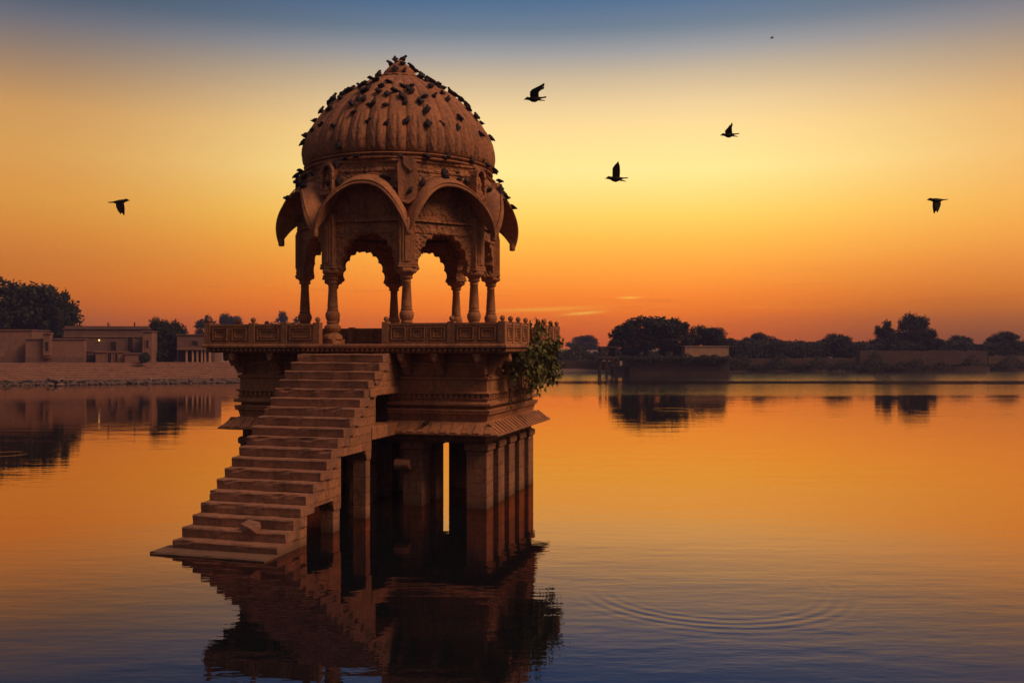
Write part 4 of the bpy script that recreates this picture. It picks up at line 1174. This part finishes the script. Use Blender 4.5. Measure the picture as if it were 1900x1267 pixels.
ORD = ['first', 'second', 'third', 'fourth', 'fifth', 'sixth', 'seventh', 'eighth', 'ninth', 'tenth', 'eleventh', 'twelfth', 'thirteenth', 'fourteenth', 'fifteenth', 'sixteenth', 'seventeenth', 'eighteenth', 'nineteenth', 'twentieth', 'twenty-first', 'twenty-second', 'twenty-third', 'twenty-fourth', 'twenty-fifth', 'twenty-sixth', 'twenty-seventh', 'twenty-eighth', 'twenty-ninth', 'thirtieth']
ZONES = {
 'on the bud finial at the tip of the dome': [(862,110),(940,112),(820,145),(920,143),(985,155),(870,185),(945,195),(1020,190),(1075,210),(1115,238)],
 'on the lotus collar below the finial': [(690,232),(765,222),(735,262),(820,270),(655,285),(690,295),(1045,240),(1090,262),(1135,275),(1165,290)],
 'along the left outline of the dome': [(620,305),(575,320),(545,335),(510,355),(485,385),(455,385),(425,408),(362,465),(302,535),(290,615),(240,645),(235,690)],
 'on the upper front of the dome': [(680,325),(645,335),(750,340),(818,355),(915,300),(950,325),(985,300),(990,335),(905,370),(730,412),(808,430),(940,415),(1040,408),(1080,375),(1100,465),(1150,370),(1190,350),(1240,390),(620,385),(655,392),(435,450),(585,480),(1120,300),(1185,310),(700,440),(860,335),(770,305),(560,425)],
 'along the right outline of the dome': [(1205,315),(1245,330),(1280,360),(1320,385),(1360,425),(1370,455),(1425,512),(1480,545),(1530,660)],
 'in the row above the dome leaves': [(352,578),(437,572),(682,548),(817,555),(947,545),(1095,562),(1197,567),(1312,517),(1305,585),(1465,635),(485,712)],
 'on the ring moulding under the dome': [(540,800),(612,785),(848,797),(965,770),(1085,790),(1115,775),(1205,790),(1240,785),(1305,800),(1475,820),(1500,850),(700,788),(905,785),(455,830),(1390,812)],
 'on the curved eaves over the front arches': [(645,893),(540,910),(800,938),(885,1000),(985,1020),(1065,975),(1210,890),(1208,930),(1300,910),(1320,945),(1355,955)],
 'in the cluster on the left eave': [(200,870),(200,920),(190,960),(230,950),(250,990),(295,912),(215,985),(255,925),(425,965),(475,955),(105,1070)],
 'in the cluster on the right eave': [(1555,880),(1602,900),(1600,940),(1525,1020),(1600,1005),(1605,1040),(1655,1025),(1680,1035),(1625,1030),(1710,1118)],
}
random.seed(31)
def side_words(k, n):
    if k == n - 1 and n > 2: return 'last one on the right'
    return ORD[k] + ' from left'
for zone, pts in ZONES.items():
    pts = sorted(pts)
    for k, (X, Y) in enumerate(pts):
        loc, n = perch(500 + X / 3.726, 80 + Y / 3.726 + 2.5)
        o = link('pigeon', random.choice(PIG))
        yaw = random.uniform(0, 2 * PI)
        sl = Vector((n.x, n.y, 0))
        if sl.length > 0.3 and random.random() < 0.6:      # most face up or across the slope
            yaw = math.atan2(-n.y, -n.x) + random.uniform(-1.2, 1.2)
        steep = max(0.0, 1 - max(0, n.z))
        o.location = loc - Vector((n.x, n.y, 0)) * 0.035 - Vector((0, 0, 0.03))
        o.rotation_euler = (random.uniform(-.15, .15), -0.3 * steep * random.uniform(0.3, 1.3), yaw)
        s_ = random.uniform(0.82, 1.08); o.scale = (s_, s_, s_)
        tag(o, 'pigeon ' + zone + ', ' + side_words(k, len(pts)), 'pigeon', 'pigeons perched on the pavilion')
for (px, py, lab) in ((625, 637, 'lone dark pigeon standing at the foot of the column at the head of the stairs'), ):
    o = link('pigeon', PIG[1]); o.location = pav_world(-1.0, -2.98, DECK); o.rotation_euler = (0, 0, 2.2)
    tag(o, lab, 'pigeon', 'pigeons perched on the pavilion')

# ------------------------------------------------------------------ birds in flight
def wing(m_, outline, root, flap, sgn, lean=0.0):
    """outline in (along body, along span); flap is the angle above level"""
    n = len(outline); top = []; low = []
    for (x, s_) in outline:
        cs_, sn = math.cos(flap), math.sin(flap)
        p = Vector((root[0] + x + lean * s_, sgn * (0.02 + s_ * cs_), root[2] + s_ * sn))
        q = Vector((0, -sn * sgn, cs_)) * 0.004
        top.append(p + q); low.append(p - q)
    bm = bmesh.new()
    a = [bm.verts.new(p) for p in top]; b = [bm.verts.new(p) for p in low]
    f1 = bm.faces.new(a); f2 = bm.faces.new(b[::-1])
    for i in range(n): bm.faces.new((a[i], b[i], b[(i+1) % n], a[(i+1) % n]))
    bmesh.ops.triangulate(bm, faces=[f1, f2]); bmesh.ops.recalc_face_normals(bm, faces=bm.faces); bm.verts.index_update()
    m_.add([v.co.copy() for v in bm.verts], [[v.index for v in f.verts] for f in bm.faces]); bm.free()
BODY = [(0.19, -0.006, 0.003, 0.003), (0.165, 0.0, 0.010, 0.009), (0.145, 0.008, 0.022, 0.022), (0.12, 0.010, 0.028, 0.028), (0.09, 0.0, 0.028, 0.028), (0.055, -0.012, 0.042, 0.042), (0.0, -0.018, 0.052, 0.048), (-0.05, -0.012, 0.042, 0.036), (-0.09, -0.004, 0.03, 0.022), (-0.12, 0.0, 0.03, 0.012), (-0.17, 0.004, 0.045, 0.007), (-0.2, 0.006, 0.052, 0.005)]
W_UP = [(0.065, 0.0), (0.075, 0.05), (0.072, 0.10), (0.035, 0.135), (-0.05, 0.168), (-0.12, 0.195), (-0.178, 0.222), (-0.186, 0.208), (-0.172, 0.19), (-0.178, 0.176), (-0.12, 0.15), (-0.09, 0.122), (-0.075, 0.085), (-0.072, 0.0)]
W_MID = [(0.065, 0.0), (0.072, 0.06), (0.066, 0.09), (0.02, 0.14), (-0.02, 0.18), (-0.045, 0.228), (-0.056, 0.20), (-0.06, 0.17), (-0.046, 0.12), (-0.05, 0.07), (-0.06, 0.0)]
W_STR = [(0.06, 0.0), (0.058, 0.1), (0.055, 0.17), (0.02, 0.215), (-0.015, 0.25), (-0.03, 0.275), (-0.04, 0.25), (-0.038, 0.2), (-0.06, 0.19), (-0.05, 0.165), (-0.065, 0.13), (-0.065, 0.06), (-0.06, 0.0)]
W_DN = [(0.055, 0.0), (0.06, 0.08), (0.055, 0.14), (0.04, 0.21), (0.025, 0.262), (0.005, 0.255), (0.0, 0.225), (-0.02, 0.215), (-0.025, 0.18), (-0.045, 0.15), (-0.06, 0.1), (-0.06, 0.0)]
def flyer(label, px, py, D, heading, outl, flap, pitch=0.0, scale=1.0, far=None, roll=0.0):
    m_ = MB(); bird_body(m_, BODY, 10)
    wing(m_, outl, (0, 0, 0.012), flap, -1); wing(m_, far or outl, (0, 0, 0.012), flap if far is None else flap * 0.86, 1)
    if flap > 0: m_.tube([(-0.07, 0, -0.035), (-0.14, 0.0, -0.045), (-0.175, 0, -0.06)], [0.014, 0.009, 0.004], 5)
    o = obj('flying_bird', m_, M_CROW, smooth=False)
    o.location = (wx(px, D), D, wz(py, D)); o.rotation_euler = (roll, pitch, heading); o.scale = (scale,) * 3
    tag(o, label, 'bird', 'birds flying over the lake'); return o
flyer('black bird flying left beside the dome, wings swept high and back', 992, 183, 15.5, PI, W_UP, rad(68), rad(5))
flyer('small black bird flying left, highest on the right, wings half raised', 1353, 250, 18.5, PI, W_MID, rad(66), rad(4))
flyer('black bird with wings held straight up over the middle of the lake', 1143, 331, 15.5, PI, W_STR, rad(82), 0)
flyer('black bird flying right on the far left with wings beaten down', 222, 374, 16.5, 0.0, W_DN, rad(-78), rad(-7))
flyer('black bird flying left near the right edge with wings beaten down', 1738, 371, 17.0, PI, W_DN, rad(-80), rad(0))
flyer('tiny distant speck of a bird high at the upper right', 1432, 71, 70, PI, W_STR, rad(12), 0, 0.9)

# ------------------------------------------------------------------ haze
HZ = True
if HZ:
    mb = MB(); mb.box(-470, 470, -290, 470, -4, 19)
    pass
    mh = bpy.data.materials.new('haze air'); mh.use_nodes = True
    t = NT(mh.node_tree); t.n.clear()
    pv = t.new('ShaderNodeVolumePrincipled'); pv.inputs['Color'].default_value = (0.36, 0.41, 0.88, 1); pv.inputs['Density'].default_value = 0.0008
    pv.inputs['Anisotropy'].default_value = 0.0
    ou = t.new('ShaderNodeOutputMaterial'); t.l.new(pv.outputs[0], ou.inputs['Volume'])
    hz = obj('haze', mb, mh); tag(hz, 'thin morning haze lying over the lake', 'haze', kind='stuff')
